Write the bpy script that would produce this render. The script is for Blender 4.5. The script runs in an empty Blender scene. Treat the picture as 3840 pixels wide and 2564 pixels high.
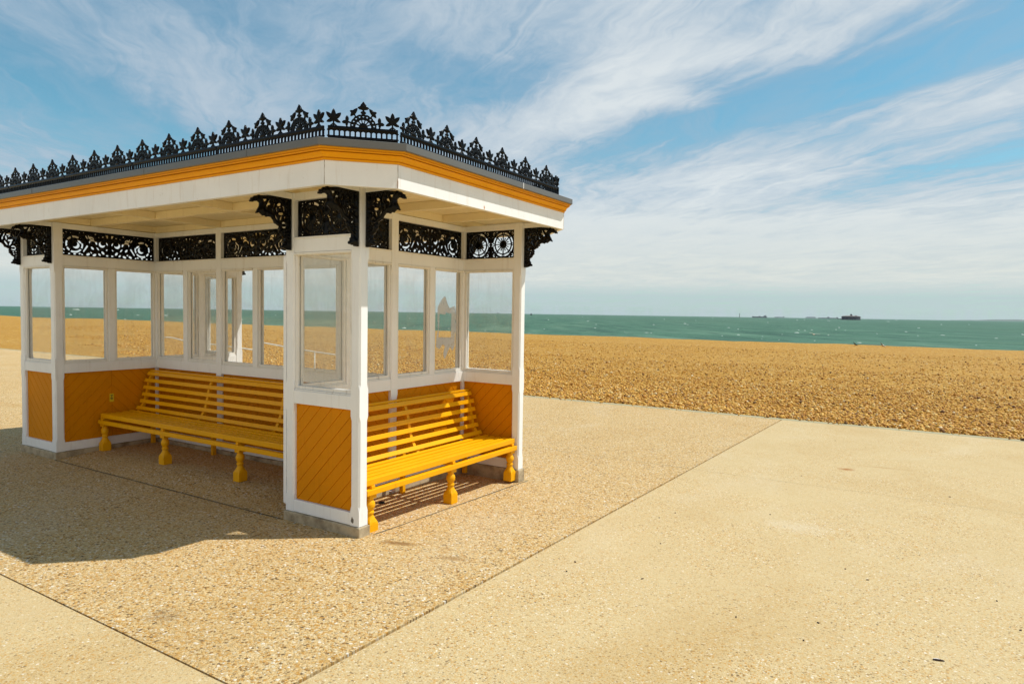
import bpy, math, random
import numpy as np
from mathutils import Matrix, Vector
random.seed(7)
rng = np.random.default_rng(11)
sc = bpy.context.scene
COL = sc.collection

# ------------------------------------------------------------------ dimensions
L, W, DE, S = 5.886, 2.5845, 0.884, 0.10        # shelter length, width, end bay depth, post size
ZP, Z1, Z2, Z3, Z4, Z5, Z6, Z7 = .085, .190, 1.034, 1.148, 2.334, 2.445, 2.464, 2.778
ZB, ZC = 2.845, 2.935                            # beam underside, ceiling boards
CAM = Vector((3.889, -3.940, 1.84))
YAW, PITCH, ROLL, FPX = 0.5563, -0.0424, 0.0149, 2523.5
GY = -0.0242                                     # the promenade falls towards the sea
SEA_Z = -3.0

def gz(y):
    return GY * y

# ------------------------------------------------------------------ camera maths
cy_, sy_ = math.cos(YAW), math.sin(YAW)
cp_, sp_ = math.cos(PITCH), math.sin(PITCH)
cr_, sr_ = math.cos(ROLL), math.sin(ROLL)
fw = Vector((-sy_ * cp_, cy_ * cp_, sp_))
rt = Vector((cy_, sy_, 0))
up = Vector((sy_ * sp_, -cy_ * sp_, cp_))
RT = rt * cr_ + up * sr_
UP = up * cr_ - rt * sr_

def ray(u, v):
    return fw + RT * ((u - 1920) / FPX) - UP * ((v - 1282) / FPX)

def on_ground(u, v, lift=0.0):
    d = ray(u, v)
    t = (lift + GY * CAM.y - CAM.z) / (d.z - GY * d.y)
    return CAM + d * t

def far_spot(u, dist, z):
    d = ray(u, 1176 + (u - 1920) * 0.0138)
    h = Vector((d.x, d.y, 0)).normalized()
    return Vector((CAM.x + h.x * dist, CAM.y + h.y * dist, z))

# ------------------------------------------------------------------ object helpers
def tag(o, label=None, cat=None, group=None, kind=None):
    if label: o['label'] = label
    if cat: o['category'] = cat
    if group: o['group'] = group
    if kind: o['kind'] = kind
    return o

def empty(name, loc=(0, 0, 0), rz=0.0):
    o = bpy.data.objects.new(name, None)
    o.location = loc
    o.rotation_euler = (0, 0, rz)
    o.empty_display_size = .2
    COL.objects.link(o)
    return o

class MB:
    """collects shapes for one mesh"""
    def __init__(self, fn=None):
        self.v, self.f, self.fn = [], [], fn
    def add(self, vs, fs):
        n = len(self.v)
        self.v += [tuple(self.fn(*p)) if self.fn else tuple(p) for p in vs]
        self.f += [tuple(i + n for i in f) for f in fs]
    def box(self, a, b):
        x0, y0, z0 = a; x1, y1, z1 = b
        self.add([(x0, y0, z0), (x1, y0, z0), (x1, y1, z0), (x0, y1, z0), (x0, y0, z1), (x1, y0, z1), (x1, y1, z1), (x0, y1, z1)],
                 [(0, 3, 2, 1), (4, 5, 6, 7), (0, 1, 5, 4), (1, 2, 6, 5), (2, 3, 7, 6), (3, 0, 4, 7)])
    def loft(self, rings, cap=True, closed=True):
        n = len(rings[0]); vs = [p for r in rings for p in r]; fs = []
        for k in range(len(rings) - 1):
            for i in range(n if closed else n - 1):
                j = (i + 1) % n
                fs.append((k * n + i, k * n + j, (k + 1) * n + j, (k + 1) * n + i))
        if cap:
            fs.append(tuple(range(n))[::-1])
            fs.append(tuple((len(rings) - 1) * n + i for i in range(n)))
        self.add(vs, fs)
    def tube(self, path, r, n=10):
        path = [Vector(p) for p in path]; rings = []
        for i, p in enumerate(path):
            t = (path[min(i + 1, len(path) - 1)] - path[max(i - 1, 0)]).normalized()
            a = t.cross(Vector((0, 0, 1)))
            if a.length < 1e-3: a = Vector((1, 0, 0))
            a.normalize(); b = t.cross(a)
            rr = r[i] if isinstance(r, (list, tuple)) else r
            rings.append([tuple(p + (a * math.cos(k * 2 * math.pi / n) + b * math.sin(k * 2 * math.pi / n)) * rr) for k in range(n)])
        self.loft(rings)
    def build(self, name, mat, parent=None, smooth=False, bevel=0.0, loc=None):
        me = bpy.data.meshes.new(name)
        me.from_pydata(self.v, [], self.f)
        me.update()
        import bmesh
        bm = bmesh.new(); bm.from_mesh(me)
        bmesh.ops.recalc_face_normals(bm, faces=bm.faces)
        bm.to_mesh(me); bm.free()
        if mat: me.materials.append(mat)
        if smooth:
            for p in me.polygons: p.use_smooth = True
        o = bpy.data.objects.new(name, me)
        COL.objects.link(o)
        if parent: o.parent = parent
        if loc is not None: o.location = loc
        if bevel:
            m = o.modifiers.new('bevel', 'BEVEL'); m.width = bevel; m.segments = 2; m.limit_method = 'ANGLE'; m.angle_limit = math.radians(40)
        return o

def keep(o, parent):
    """parent a part built in world space to a root placed at its base"""
    o.parent = parent
    o.matrix_parent_inverse = parent.matrix_basis.inverted()
    return o

# ------------------------------------------------------------------ materials
def new_mat(name):
    m = bpy.data.materials.new(name); m.use_nodes = True
    nt = m.node_tree
    return m, nt, nt.nodes['Principled BSDF']

def N(nt, typ, **kw):
    n = nt.nodes.new(typ)
    for k, v in kw.items():
        if k.startswith('i_'):
            key = k[2:]
            key = int(key) if key.isdigit() else key.replace('_', ' ')
            n.inputs[key].default_value = v
        else:
            setattr(n, k, v)
    return n

def ramp(nt, stops, interp='LINEAR'):
    n = nt.nodes.new('ShaderNodeValToRGB')
    cr = n.color_ramp; cr.interpolation = interp
    while len(cr.elements) < len(stops): cr.elements.new(.5)
    for e, (p, c) in zip(cr.elements, stops):
        e.position = p
        e.color = (c, c, c, 1) if isinstance(c, (int, float)) else (*c, 1)
    return n

def mix(nt, a, b, fac, blend='MIX'):
    n = nt.nodes.new('ShaderNodeMix'); n.data_type = 'RGBA'; n.blend_type = blend
    for sock, val in ((n.inputs[0], fac), (n.inputs[6], a), (n.inputs[7], b)):
        if hasattr(val, 'is_linked') or hasattr(val, 'links'): nt.links.new(val, sock)
        elif isinstance(val, (int, float)) and sock.type != 'RGBA': sock.default_value = val
        else: sock.default_value = (*val, 1) if len(val) == 3 else val
    return n.outputs[2]

def mth(nt, op, a, b=None, c=None, clamp=False):
    n = nt.nodes.new('ShaderNodeMath'); n.operation = op; n.use_clamp = clamp
    for i, v in enumerate((a, b, c)):
        if v is None: continue
        if isinstance(v, (int, float)): n.inputs[i].default_value = v
        else: nt.links.new(v, n.inputs[i])
    return n.outputs[0]

def wpos(nt):
    return nt.nodes.new('ShaderNodeNewGeometry').outputs['Position']

def scaled(nt, vec, s, off=(0, 0, 0), rz=0.0):
    n = nt.nodes.new('ShaderNodeMapping')
    n.inputs['Scale'].default_value = s if isinstance(s, tuple) else (s, s, s)
    n.inputs['Location'].default_value = off
    n.inputs['Rotation'].default_value = (0, 0, rz)
    nt.links.new(vec, n.inputs['Vector'])
    return n.outputs[0]

def noise(nt, vec, scale, detail=4, rough=.55, dist=0.0):
    n = N(nt, 'ShaderNodeTexNoise', i_Scale=scale, i_Detail=detail, i_Roughness=rough, i_Distortion=dist)
    nt.links.new(vec, n.inputs['Vector'])
    return n.outputs['Fac']

def bump(nt, bs, height, strength, dist=.01, prev=None):
    n = N(nt, 'ShaderNodeBump', i_Strength=strength, i_Distance=dist)
    nt.links.new(height, n.inputs['Height'])
    if prev: nt.links.new(prev, n.inputs['Normal'])
    nt.links.new(n.outputs[0], bs.inputs['Normal'])
    return n.outputs[0]

def paint(name, col, dirt, rough=.42, grime=.5, spec=.4):
    """brush painted timber: slight tone drift, run streaks, dirt flecks in small patches"""
    m, nt, bs = new_mat(name)
    p = wpos(nt)
    tone = noise(nt, p, 2.2, 4)
    streak = noise(nt, scaled(nt, p, (22, 22, 2.2)), 1.0, 5, .65)
    fleck = noise(nt, p, 38, 3, .7)
    c = mix(nt, tuple(x * .93 for x in col), col, ramp_out(nt, tone, .35, .65))
    c = mix(nt, c, dirt, mth(nt, 'MULTIPLY', ramp_out(nt, streak, .56, .78), grime * .55))
    c = mix(nt, c, dirt, mth(nt, 'MULTIPLY', ramp_out(nt, fleck, .69, .76), grime))
    nt.links.new(c, bs.inputs['Base Color'])
    bs.inputs['Roughness'].default_value = rough
    bs.inputs['Specular IOR Level'].default_value = spec
    bump(nt, bs, noise(nt, scaled(nt, p, (60, 60, 14)), 1.0, 4, .6), .12, .004)
    return m

def ramp_out(nt, fac, lo, hi):
    n = N(nt, 'ShaderNodeMapRange', clamp=True)
    n.inputs[1].default_value = lo; n.inputs[2].default_value = hi
    nt.links.new(fac, n.inputs[0])
    return n.outputs[0]

M = {}
M['white'] = paint('white_paint', (.86, .875, .885), (.38, .28, .17), .42, .42)
M['fascia'] = paint('fascia_white_paint', (.86, .87, .87), (.42, .30, .17), .42, .5)
M['frame'] = paint('weathered_white_paint', (.82, .81, .775), (.20, .13, .07), .5, .95)
M['ceiling'] = paint('cream_ceiling_paint', (.86, .74, .47), (.45, .33, .17), .6, .5)
M['ochre'] = paint('ochre_paint', (.65, .236, .0008), (.26, .085, .002), .55, .45, .10)
M['bench'] = paint('yellow_bench_paint', (.83, .395, .001), (.34, .12, .002), .42, .55, .2)
M['cornice'] = paint('ochre_cornice_paint', (.82, .350, .0015), (.42, .14, .002), .45, .3, .18)
M['edge'] = paint('grey_metal_edge', (.125, .122, .112), (.09, .09, .08), .35, .2, .6)

def mat_iron():
    m, nt, bs = new_mat('black_gloss_iron')
    bs.inputs['Base Color'].default_value = (.0012, .0011, .0012, 1)
    bs.inputs['Roughness'].default_value = .24
    bs.inputs['Specular IOR Level'].default_value = .16
    bump(nt, bs, noise(nt, wpos(nt), 90, 3), .15, .004)
    return m
M['iron'] = mat_iron()

def mat_glass():
    m, nt, bs = new_mat('dusty_glass')
    nt.nodes.remove(bs)
    out = nt.nodes['Material Output']
    p = wpos(nt)
    tr = N(nt, 'ShaderNodeBsdfTransparent'); tr.inputs[0].default_value = (.982, .984, .98, 1)
    gl = N(nt, 'ShaderNodeBsdfGlossy'); gl.inputs['Roughness'].default_value = .02
    di = N(nt, 'ShaderNodeBsdfDiffuse'); di.inputs[0].default_value = (.62, .60, .54, 1)
    lw = N(nt, 'ShaderNodeLayerWeight', i_Blend=.5)
    fr = mth(nt, 'ADD', mth(nt, 'MULTIPLY', mth(nt, 'POWER', lw.outputs['Facing'], 5.0), .9), .035)
    m1 = N(nt, 'ShaderNodeMixShader'); nt.links.new(fr, m1.inputs[0])
    nt.links.new(tr.outputs[0], m1.inputs[1]); nt.links.new(gl.outputs[0], m1.inputs[2])
    a = noise(nt, p, 3.0, 6, .65, .6)
    b = noise(nt, scaled(nt, p, (30, 30, 3)), 1.0, 4, .6)
    f = mth(nt, 'ADD', mth(nt, 'MULTIPLY', ramp_out(nt, a, 0.35, .75), .10), mth(nt, 'MULTIPLY', ramp_out(nt, b, .5, .8), .06))
    f = mth(nt, 'ADD', f, .026)
    m2 = N(nt, 'ShaderNodeMixShader'); nt.links.new(f, m2.inputs[0])
    nt.links.new(m1.outputs[0], m2.inputs[1]); nt.links.new(di.outputs[0], m2.inputs[2])
    nt.links.new(m2.outputs[0], out.inputs[0])
    return m
M['glass'] = mat_glass()

def mat_residue():
    m, nt, bs = new_mat('old_poster_residue')
    nt.nodes.remove(bs)
    out = nt.nodes['Material Output']
    tr = N(nt, 'ShaderNodeBsdfTransparent')
    di = N(nt, 'ShaderNodeBsdfDiffuse'); di.inputs[0].default_value = (.76, .78, .80, 1)
    tl = N(nt, 'ShaderNodeBsdfTranslucent'); tl.inputs[0].default_value = (.76, .78, .80, 1)
    ad = N(nt, 'ShaderNodeMixShader', i_0=.5)
    nt.links.new(di.outputs[0], ad.inputs[1]); nt.links.new(tl.outputs[0], ad.inputs[2])
    mx = N(nt, 'ShaderNodeMixShader')
    f = ramp_out(nt, noise(nt, wpos(nt), 9, 5, .65), .22, .5)
    nt.links.new(mth(nt, 'MULTIPLY', f, .72), mx.inputs[0])
    nt.links.new(tr.outputs[0], mx.inputs[1]); nt.links.new(ad.outputs[0], mx.inputs[2])
    nt.links.new(mx.outputs[0], out.inputs[0])
    return m
M['residue'] = mat_residue()

def mat_concrete():
    m, nt, bs = new_mat('grey_plinth_concrete')
    p = wpos(nt)
    a = noise(nt, p, 6, 6, .65); b = noise(nt, p, 60, 3)
    c = mix(nt, (.45, .37, .245), (.19, .14, .08), ramp_out(nt, a, .42, .68))
    c = mix(nt, c, (.5, .46, .38), mth(nt, 'MULTIPLY', ramp_out(nt, b, .6, .75), .4))
    nt.links.new(c, bs.inputs['Base Color']); bs.inputs['Roughness'].default_value = .9
    bump(nt, bs, b, .4, .006)
    return m
M['concrete'] = mat_concrete()

def spot_mask(nt, pos, x, y, rx, ry, rz=0.0, soft=.45, wob=.5):
    """soft edged blotch round a world point"""
    d = N(nt, 'ShaderNodeVectorMath', operation='SUBTRACT'); d.inputs[1].default_value = (x, y, 0)
    nt.links.new(pos, d.inputs[0])
    q = N(nt, 'ShaderNodeVectorRotate', rotation_type='Z_AXIS'); q.inputs['Angle'].default_value = -rz
    nt.links.new(d.outputs[0], q.inputs[0])
    s = N(nt, 'ShaderNodeVectorMath', operation='MULTIPLY'); s.inputs[1].default_value = (1 / rx, 1 / ry, 0)
    nt.links.new(q.outputs[0], s.inputs[0])
    l = N(nt, 'ShaderNodeVectorMath', operation='LENGTH'); nt.links.new(s.outputs[0], l.inputs[0])
    n = noise(nt, pos, 1.2 / max(rx, ry) * 2, 5, .7)
    r = mth(nt, 'ADD', l.outputs['Value'], mth(nt, 'MULTIPLY', mth(nt, 'SUBTRACT', n, .5), wob * 2))
    g = N(nt, 'ShaderNodeMapRange', clamp=True)
    g.inputs[1].default_value = 1.0; g.inputs[2].default_value = 1.0 - soft
    nt.links.new(r, g.inputs[0])
    return g.outputs[0]

def mat_aggregate(name, coarse, tint):
    """exposed aggregate concrete: stones of many tones in a sandy cement"""
    m, nt, bs = new_mat(name)
    p = wpos(nt)
    sc1, sc2 = (60, 115) if coarse else (80, 150)
    flat = scaled(nt, p, (1, 1, 0))
    def vor(scale):
        v = N(nt, 'ShaderNodeTexVoronoi', i_Scale=scale, i_Randomness=1.0)
        nt.links.new(flat, v.inputs['Vector'])
        s = N(nt, 'ShaderNodeSeparateColor'); nt.links.new(v.outputs['Color'], s.inputs[0])
        return v.outputs['Distance'], s.outputs[0], s.outputs[1]
    d1, r1, k1 = vor(sc1); d2, r2, k2 = vor(sc2)
    t = tint
    stones = [(0, (.08, .045, .02)), (.05, (.25, .12, .025)), (.13, (.48, .24, .045)),
              (.33, (.52 * t[0], .36 * t[1], .15 * t[2])), (.52, (.42 * t[0], .33 * t[1], .19 * t[2])), (.66, (.62 * t[0], .52 * t[1], .33 * t[2])), (.88, (.68, .58, .40)), (.965, (.80, .75, .64))]
    c1 = ramp(nt, stones, 'CONSTANT'); nt.links.new(r1, c1.inputs[0])
    c2 = ramp(nt, stones, 'CONSTANT'); nt.links.new(r2, c2.inputs[0])
    cement = mix(nt, (.50 * t[0], .405 * t[1], .25 * t[2]), (.585 * t[0], .50 * t[1], .335 * t[2]), noise(nt, p, 1.3, 6, .6))
    wear = noise(nt, p, .9, 5, .6, .4)
    # which cells show as bare stones
    show1 = mth(nt, 'LESS_THAN', k1, .74 if coarse else .40)
    show2 = mth(nt, 'LESS_THAN', k2, .85 if coarse else .55)
    rim1 = ramp_out(nt, d1, .70, .50)
    rim2 = ramp_out(nt, d2, .70, .48)
    w = ramp_out(nt, wear, .36, .66)
    lo, hi = (.78, 1.0) if coarse else (.30, .85)
    wamt = mth(nt, 'ADD', mth(nt, 'MULTIPLY', w, hi - lo), lo)
    c = mix(nt, cement, c2.outputs[0], mth(nt, 'MULTIPLY', mth(nt, 'MULTIPLY', show2, rim2), wamt))
    c = mix(nt, c, c1.outputs[0], mth(nt, 'MULTIPLY', mth(nt, 'MULTIPLY', show1, rim1), wamt))
    # broad wear and grime drifts
    big = noise(nt, scaled(nt, p, (1, .55, 1)), .55, 5, .6, .6)
    c = mix(nt, c, (.40 * t[0], .26 * t[1], .09 * t[2]), mth(nt, 'MULTIPLY', ramp_out(nt, big, .52, .78), .42))
    c = mix(nt, c, (.62, .55, .42), mth(nt, 'MULTIPLY', ramp_out(nt, big, .44, .22), .35))
    # stains that belong to the paving
    g = on_ground(1495, 2036); c = mix(nt, c, (.25, .13, .04), mth(nt, 'MULTIPLY', spot_mask(nt, p, g.x, g.y, .20, .055, .35, .6, .5), .85))
    g = on_ground(1700, 2092); c = mix(nt, c, (.28, .15, .05), mth(nt, 'MULTIPLY', spot_mask(nt, p, g.x, g.y, .16, .06, .3, .8, .7), .6))
    g = on_ground(3175, 1759); c = mix(nt, c, (.30, .10, .005), mth(nt, 'MULTIPLY', spot_mask(nt, p, g.x, g.y, .13, .11, .4, .9, .5), .9))
    g = on_ground(3310, 1753); c = mix(nt, c, (.34, .17, .04), mth(nt, 'MULTIPLY', spot_mask(nt, p, g.x, g.y, .42, .05, .12, .9, .6), .5))
    g = on_ground(2990, 1975); c = mix(nt, c, (.62, .56, .45), mth(nt, 'MULTIPLY', spot_mask(nt, p, g.x, g.y, .34, .26, .2, .9, .6), .28))
    g = on_ground(620, 2310); c = mix(nt, c, (.22, .14, .07), mth(nt, 'MULTIPLY', spot_mask(nt, p, g.x, g.y, .16, .12, .2, .9, .9), .45))
    nt.links.new(c, bs.inputs['Base Color'])
    bs.inputs['Roughness'].default_value = .88; bs.inputs['Specular IOR Level'].default_value = .25
    h = mth(nt, 'ADD', mth(nt, 'MULTIPLY', mth(nt, 'MULTIPLY', rim1, show1), .8), mth(nt, 'MULTIPLY', mth(nt, 'MULTIPLY', rim2, show2), .5))
    bump(nt, bs, mth(nt, 'ADD', h, noise(nt, p, 300, 2)), .75 if coarse else .4, .006)
    return m
M['slab_a'] = mat_aggregate('coarse_aggregate', True, (1.09, .96, .76))
M['slab_b'] = mat_aggregate('worn_aggregate', False, (.97, .895, .75))

def mat_plain(name, col, rough=.8, scale=8, var=.25, bmp=.2):
    m, nt, bs = new_mat(name)
    p = wpos(nt)
    c = mix(nt, tuple(x * (1 - var) for x in col), tuple(min(1, x * (1 + var)) for x in col), noise(nt, p, scale, 5, .6))
    nt.links.new(c, bs.inputs['Base Color']); bs.inputs['Roughness'].default_value = rough
    if bmp: bump(nt, bs, noise(nt, p, scale * 6, 3), bmp, .01)
    return m
M['kerb'] = mat_plain('smooth_kerb_concrete', (.36, .325, .205), .85, 3, .12)
M['kerb'].node_tree.nodes['Principled BSDF'].inputs['Specular IOR Level'].default_value = .05
M['joint'] = mat_plain('dark_joint_filler', (.10, .085, .06), .9, 6, .4)
M['base'] = mat_plain('joint_mastic', (.13, .115, .09), .8, 5, .35)

def mat_shingle():
    m, nt, bs = new_mat('beach_shingle')
    p = wpos(nt)
    def vor(scale, off):
        v = N(nt, 'ShaderNodeTexVoronoi', i_Scale=scale, i_Randomness=1.0)
        nt.links.new(scaled(nt, p, (1, 1, 0), off), v.inputs['Vector'])
        s = N(nt, 'ShaderNodeSeparateColor'); nt.links.new(v.outputs['Color'], s.inputs[0])
        return v.outputs['Distance'], s.outputs[0]
    d1, r1 = vor(15, (0, 0, 0)); d2, r2 = vor(34, (3.1, 1.7, 0)); d3, r3 = vor(4.2, (7.7, 2.2, 0))
    st = [(0, (.08, .03, .003)), (.08, (.22, .09, .008)), (.22, (.40, .18, .015)), (.45, (.47, .22, .018)), (.7, (.55, .28, .028)), (.88, (.66, .42, .09)), (.96, (.72, .58, .30))]
    c1 = ramp(nt, st); nt.links.new(r1, c1.inputs[0])
    c2 = ramp(nt, st); nt.links.new(r2, c2.inputs[0])
    c = mix(nt, c1.outputs[0], c2.outputs[0], .45)
    big = noise(nt, scaled(nt, p, (.5, 1, 1)), .35, 6, .62)
    c = mix(nt, c, (.44, .20, .012), mth(nt, 'MULTIPLY', ramp_out(nt, big, .4, .75), .5))
    c = mix(nt, c, (.64, .40, .08), mth(nt, 'MULTIPLY', ramp_out(nt, r3, .7, 1.0), .35))
    nt.links.new(c, bs.inputs['Base Color'])
    bs.inputs['Roughness'].default_value = .8; bs.inputs['Specular IOR Level'].default_value = .25
    h = mth(nt, 'ADD', mth(nt, 'MULTIPLY', d1, -1.0), mth(nt, 'MULTIPLY', d2, -.5))
    h = mth(nt, 'ADD', h, mth(nt, 'MULTIPLY', noise(nt, p, 2.2, 4), 1.2))
    bump(nt, bs, h, .9, .06)
    return m
M['shingle'] = mat_shingle()

def mat_pebble():
    m, nt, bs = new_mat('loose_pebble')
    at = N(nt, 'ShaderNodeAttribute', attribute_name='tone')
    st = [(0, (.09, .04, .008)), (.1, (.26, .11, .012)), (.25, (.44, .20, .018)), (.5, (.56, .29, .035)), (.75, (.64, .38, .07)), (.9, (.70, .50, .18)), (1, (.76, .68, .50))]
    c = ramp(nt, st); nt.links.new(at.outputs['Fac'], c.inputs[0])
    nt.links.new(mix(nt, c.outputs[0], (.97, .94, .86), 1.0, 'MULTIPLY'), bs.inputs['Base Color'])
    bs.inputs['Roughness'].default_value = .6; bs.inputs['Specular IOR Level'].default_value = .35
    return m
M['pebble'] = mat_pebble()

def mat_sea():
    m, nt, bs = new_mat('green_sea_water')
    p = wpos(nt)
    wv = scaled(nt, p, (.55, 1.0, 0), (0, 0, 0), .25)
    rv = nt.nodes.new('ShaderNodeVectorRotate'); rv.rotation_type = 'Z_AXIS'; rv.inputs['Angle'].default_value = -YAW
    nt.links.new(p, rv.inputs[0])
    ws = lambda a, b, o: noise(nt, scaled(nt, rv.outputs[0], (a, b, 0), o), 1.0, 3, .6, .3)
    g1 = ws(.20, .045, (3, 1, 0)); g2 = ws(.10, .012, (9, 4, 0)); g3 = ws(.04, .0030, (1, 8, 0))
    n1 = noise(nt, wv, .16, 5, .62, .6)
    n2 = noise(nt, wv, .022, 5, .6, .4)
    n3 = noise(nt, wv, .0042, 5, .6, .4)
    c = mix(nt, (.024, .095, .052), (.068, .165, .098), n2)
    c = mix(nt, c, (.060, .125, .055), mth(nt, 'MULTIPLY', ramp_out(nt, n3, .5, .75), .6))
    c = mix(nt, c, (.008, .050, .026), mth(nt, 'MULTIPLY', ramp_out(nt, g1, .52, .68), .75))
    c = mix(nt, c, (.010, .055, .030), mth(nt, 'MULTIPLY', ramp_out(nt, g2, .52, .68), .6))
    c = mix(nt, c, (.12, .22, .14), mth(nt, 'MULTIPLY', ramp_out(nt, g2, .46, .32), .5))
    c = mix(nt, c, (.11, .20, .12), mth(nt, 'MULTIPLY', ramp_out(nt, g3, .55, .7), .5))
    # thin surface foam
    f1 = noise(nt, scaled(nt, p, (.16, .40, 0), (11, 3, 0), .3), 1.0, 5, .72)
    f2 = noise(nt, scaled(nt, p, (.03, .055, 0), (5, 9, 0), .3), 1.0, 4, .7)
    f3 = noise(nt, scaled(nt, p, (.012, .02, 0), (2, 7, 0), .3), 1.0, 3, .7)
    foam = mth(nt, 'MAXIMUM', mth(nt, 'MULTIPLY', ramp_out(nt, f1, .66, .70), ramp_out(nt, f2, .5, .6)), mth(nt, 'MULTIPLY', ramp_out(nt, f2, .70, .73), ramp_out(nt, f3, .48, .58)))
    c = mix(nt, c, (.82, .84, .82), foam)
    nt.links.new(c, bs.inputs['Base Color'])
    bs.inputs['Roughness'].default_value = .5; bs.inputs['Specular IOR Level'].default_value = .13
    b1 = bump(nt, bs, n1, .9, 2.2)
    bump(nt, bs, n2, .8, 9.0, b1)
    return m
M['sea'] = mat_sea()
M['fort'] = mat_plain('dark_sea_fort_stone', (.022, .024, .034), .9, .15, .4, 0)
M['fort_roof'] = mat_plain('pale_fort_roof', (.14, .11, .10), .9, .15, .2, 0)
M['ship_hull'] = mat_plain('dark_ship_hull', (.045, .06, .085), .7, .05, .2, 0)
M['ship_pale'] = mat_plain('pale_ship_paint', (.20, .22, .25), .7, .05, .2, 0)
M['isle'] = mat_plain('wooded_low_shore', (.055, .085, .06), .95, .01, .4, 0)
M['crow'] = mat_plain('black_feathers', (.008, .008, .01), .5, 30, .3, 0)
M['gull'] = mat_plain('white_feathers', (.78, .75, .70), .7, 20, .1, 0)
M['gull_grey'] = mat_plain('grey_brown_feathers', (.16, .11, .09), .7, 20, .2, 0)
M['beak'] = mat_plain('horn_beak', (.35, .2, .05), .5, 20, .2, 0)
M['seam'] = mat_plain('dirty_open_joint', (.20, .14, .08), .9, 40, .4, 0)
M['rail'] = mat_plain('white_rail_paint', (.80, .79, .75), .4, 8, .05, 0)
M['wrap'] = mat_plain('crumpled_foil_paper', (.62, .58, .60), .35, 40, .35, 0)
M['bark'] = mat_plain('dark_debris', (.035, .018, .010), .8, 60, .5, 0)
M['pale'] = mat_plain('pale_shell', (.70, .66, .64), .5, 60, .15, 0)
M['yellow'] = mat_plain('yellow_sticker', (.72, .56, .02), .5, 60, .1, 0)
M['ink'] = mat_plain('black_print', (.02, .02, .015), .6, 60, .2, 0)

def rust_weep(m):
    nt = m.node_tree; bs = nt.nodes['Principled BSDF']; p = wpos(nt)
    src = bs.inputs['Base Color'].links[0].from_socket
    c = src
    for (x, y, z, w, h, k) in ((.44, 1.10, 2.785, .016, .034, .9), (.44, .055 - .11, 2.80, .010, .06, .5), (-2.0, -.44, 2.86, .02, .02, .15), (-4.1, -.44, 2.86, .03, .05, .12)):
        d = N(nt, 'ShaderNodeVectorMath', operation='SUBTRACT'); d.inputs[1].default_value = (x, y, z); nt.links.new(p, d.inputs[0])
        e = N(nt, 'ShaderNodeVectorMath', operation='MULTIPLY'); e.inputs[1].default_value = (1 / .06 if abs(x - .44) < .01 else 1 / w, 1 / w if abs(x - .44) < .01 else 1 / .06, 1 / h); nt.links.new(d.outputs[0], e.inputs[0])
        l = N(nt, 'ShaderNodeVectorMath', operation='LENGTH'); nt.links.new(e.outputs[0], l.inputs[0])
        r = mth(nt, 'ADD', l.outputs['Value'], mth(nt, 'MULTIPLY', noise(nt, p, 60, 4, .7), .9))
        c = mix(nt, c, (.50, .19, .03) if k > .2 else (.35, .34, .30), mth(nt, 'MULTIPLY', ramp_out(nt, r, 1.25, .7), k))
    nt.links.new(c, bs.inputs['Base Color'])
rust_weep(M['fascia'])

# ------------------------------------------------------------------ cast iron from signed distance fields
def sd_disc(X, Y, x, y, r): return np.hypot(X - x, Y - y) - r
def sd_ell(X, Y, x, y, a, b, ang=0.0):
    c, s = math.cos(ang), math.sin(ang)
    u = (X - x) * c + (Y - y) * s; v = -(X - x) * s + (Y - y) * c
    return (np.sqrt((u / a) ** 2 + (v / b) ** 2) - 1) * min(a, b)
def sd_ring(X, Y, x, y, r, w): return np.abs(np.hypot(X - x, Y - y) - r) - w
def sd_cap(X, Y, ax, ay, bx, by, r0, r1=None):
    r1 = r0 if r1 is None else r1
    dx, dy = bx - ax, by - ay
    t = np.clip(((X - ax) * dx + (Y - ay) * dy) / (dx * dx + dy * dy + 1e-12), 0, 1)
    return np.hypot(X - ax - t * dx, Y - ay - t * dy) - (r0 + (r1 - r0) * t)
def sd_box(X, Y, x0, x1, y0, y1):
    return np.maximum(np.maximum(x0 - X, X - x1), np.maximum(y0 - Y, Y - y1))
def sd_leaf(X, Y, ax, ay, bx, by, w):
    """pointed leaf from a to b, full width w"""
    dx, dy = bx - ax, by - ay; l = math.hypot(dx, dy); dx /= l; dy /= l
    u = (X - ax) * dx + (Y - ay) * dy; v = np.abs(-(X - ax) * dy + (Y - ay) * dx)
    h = w / 2; r = (l * l / 4 + h * h) / (2 * h)
    return np.hypot(u - l / 2, v + (r - h)) - r
def sd_poly(X, Y, pts):
    d = np.full(X.shape, 1e9); inside = np.zeros(X.shape, bool); n = len(pts)
    for i in range(n):
        ax, ay = pts[i]; bx, by = pts[(i + 1) % n]
        d = np.minimum(d, sd_cap(X, Y, ax, ay, bx, by, 0))
        if ay != by:
            c = (ay > Y) != (by > Y)
            xi = (bx - ax) * (Y - ay) / (by - ay) + ax
            inside ^= c & (X < xi)
    return np.where(inside, -d, d)
U = np.minimum
def cut(a, h): return np.maximum(a, -h)

MS = {1: [('c0', 'e0', 'e3')], 2: [('c1', 'e1', 'e0')], 4: [('c2', 'e2', 'e1')], 8: [('c3', 'e3', 'e2')],
      3: [('c0', 'c1', 'e1', 'e3')], 6: [('c1', 'c2', 'e2', 'e0')], 12: [('c2', 'c3', 'e3', 'e1')], 9: [('c3', 'c0', 'e0', 'e2')],
      5: [('c0', 'e0', 'e3'), ('c2', 'e2', 'e1')], 10: [('c1', 'e1', 'e0'), ('c3', 'e3', 'e2')],
      7: [('c0', 'c1', 'c2', 'e2', 'e3')], 14: [('c1', 'c2', 'c3', 'e3', 'e0')], 13: [('c2', 'c3', 'c0', 'e0', 'e1')], 11: [('c3', 'c0', 'c1', 'e1', 'e2')],
      15: [('c0', 'c1', 'c2', 'c3')]}

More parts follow.
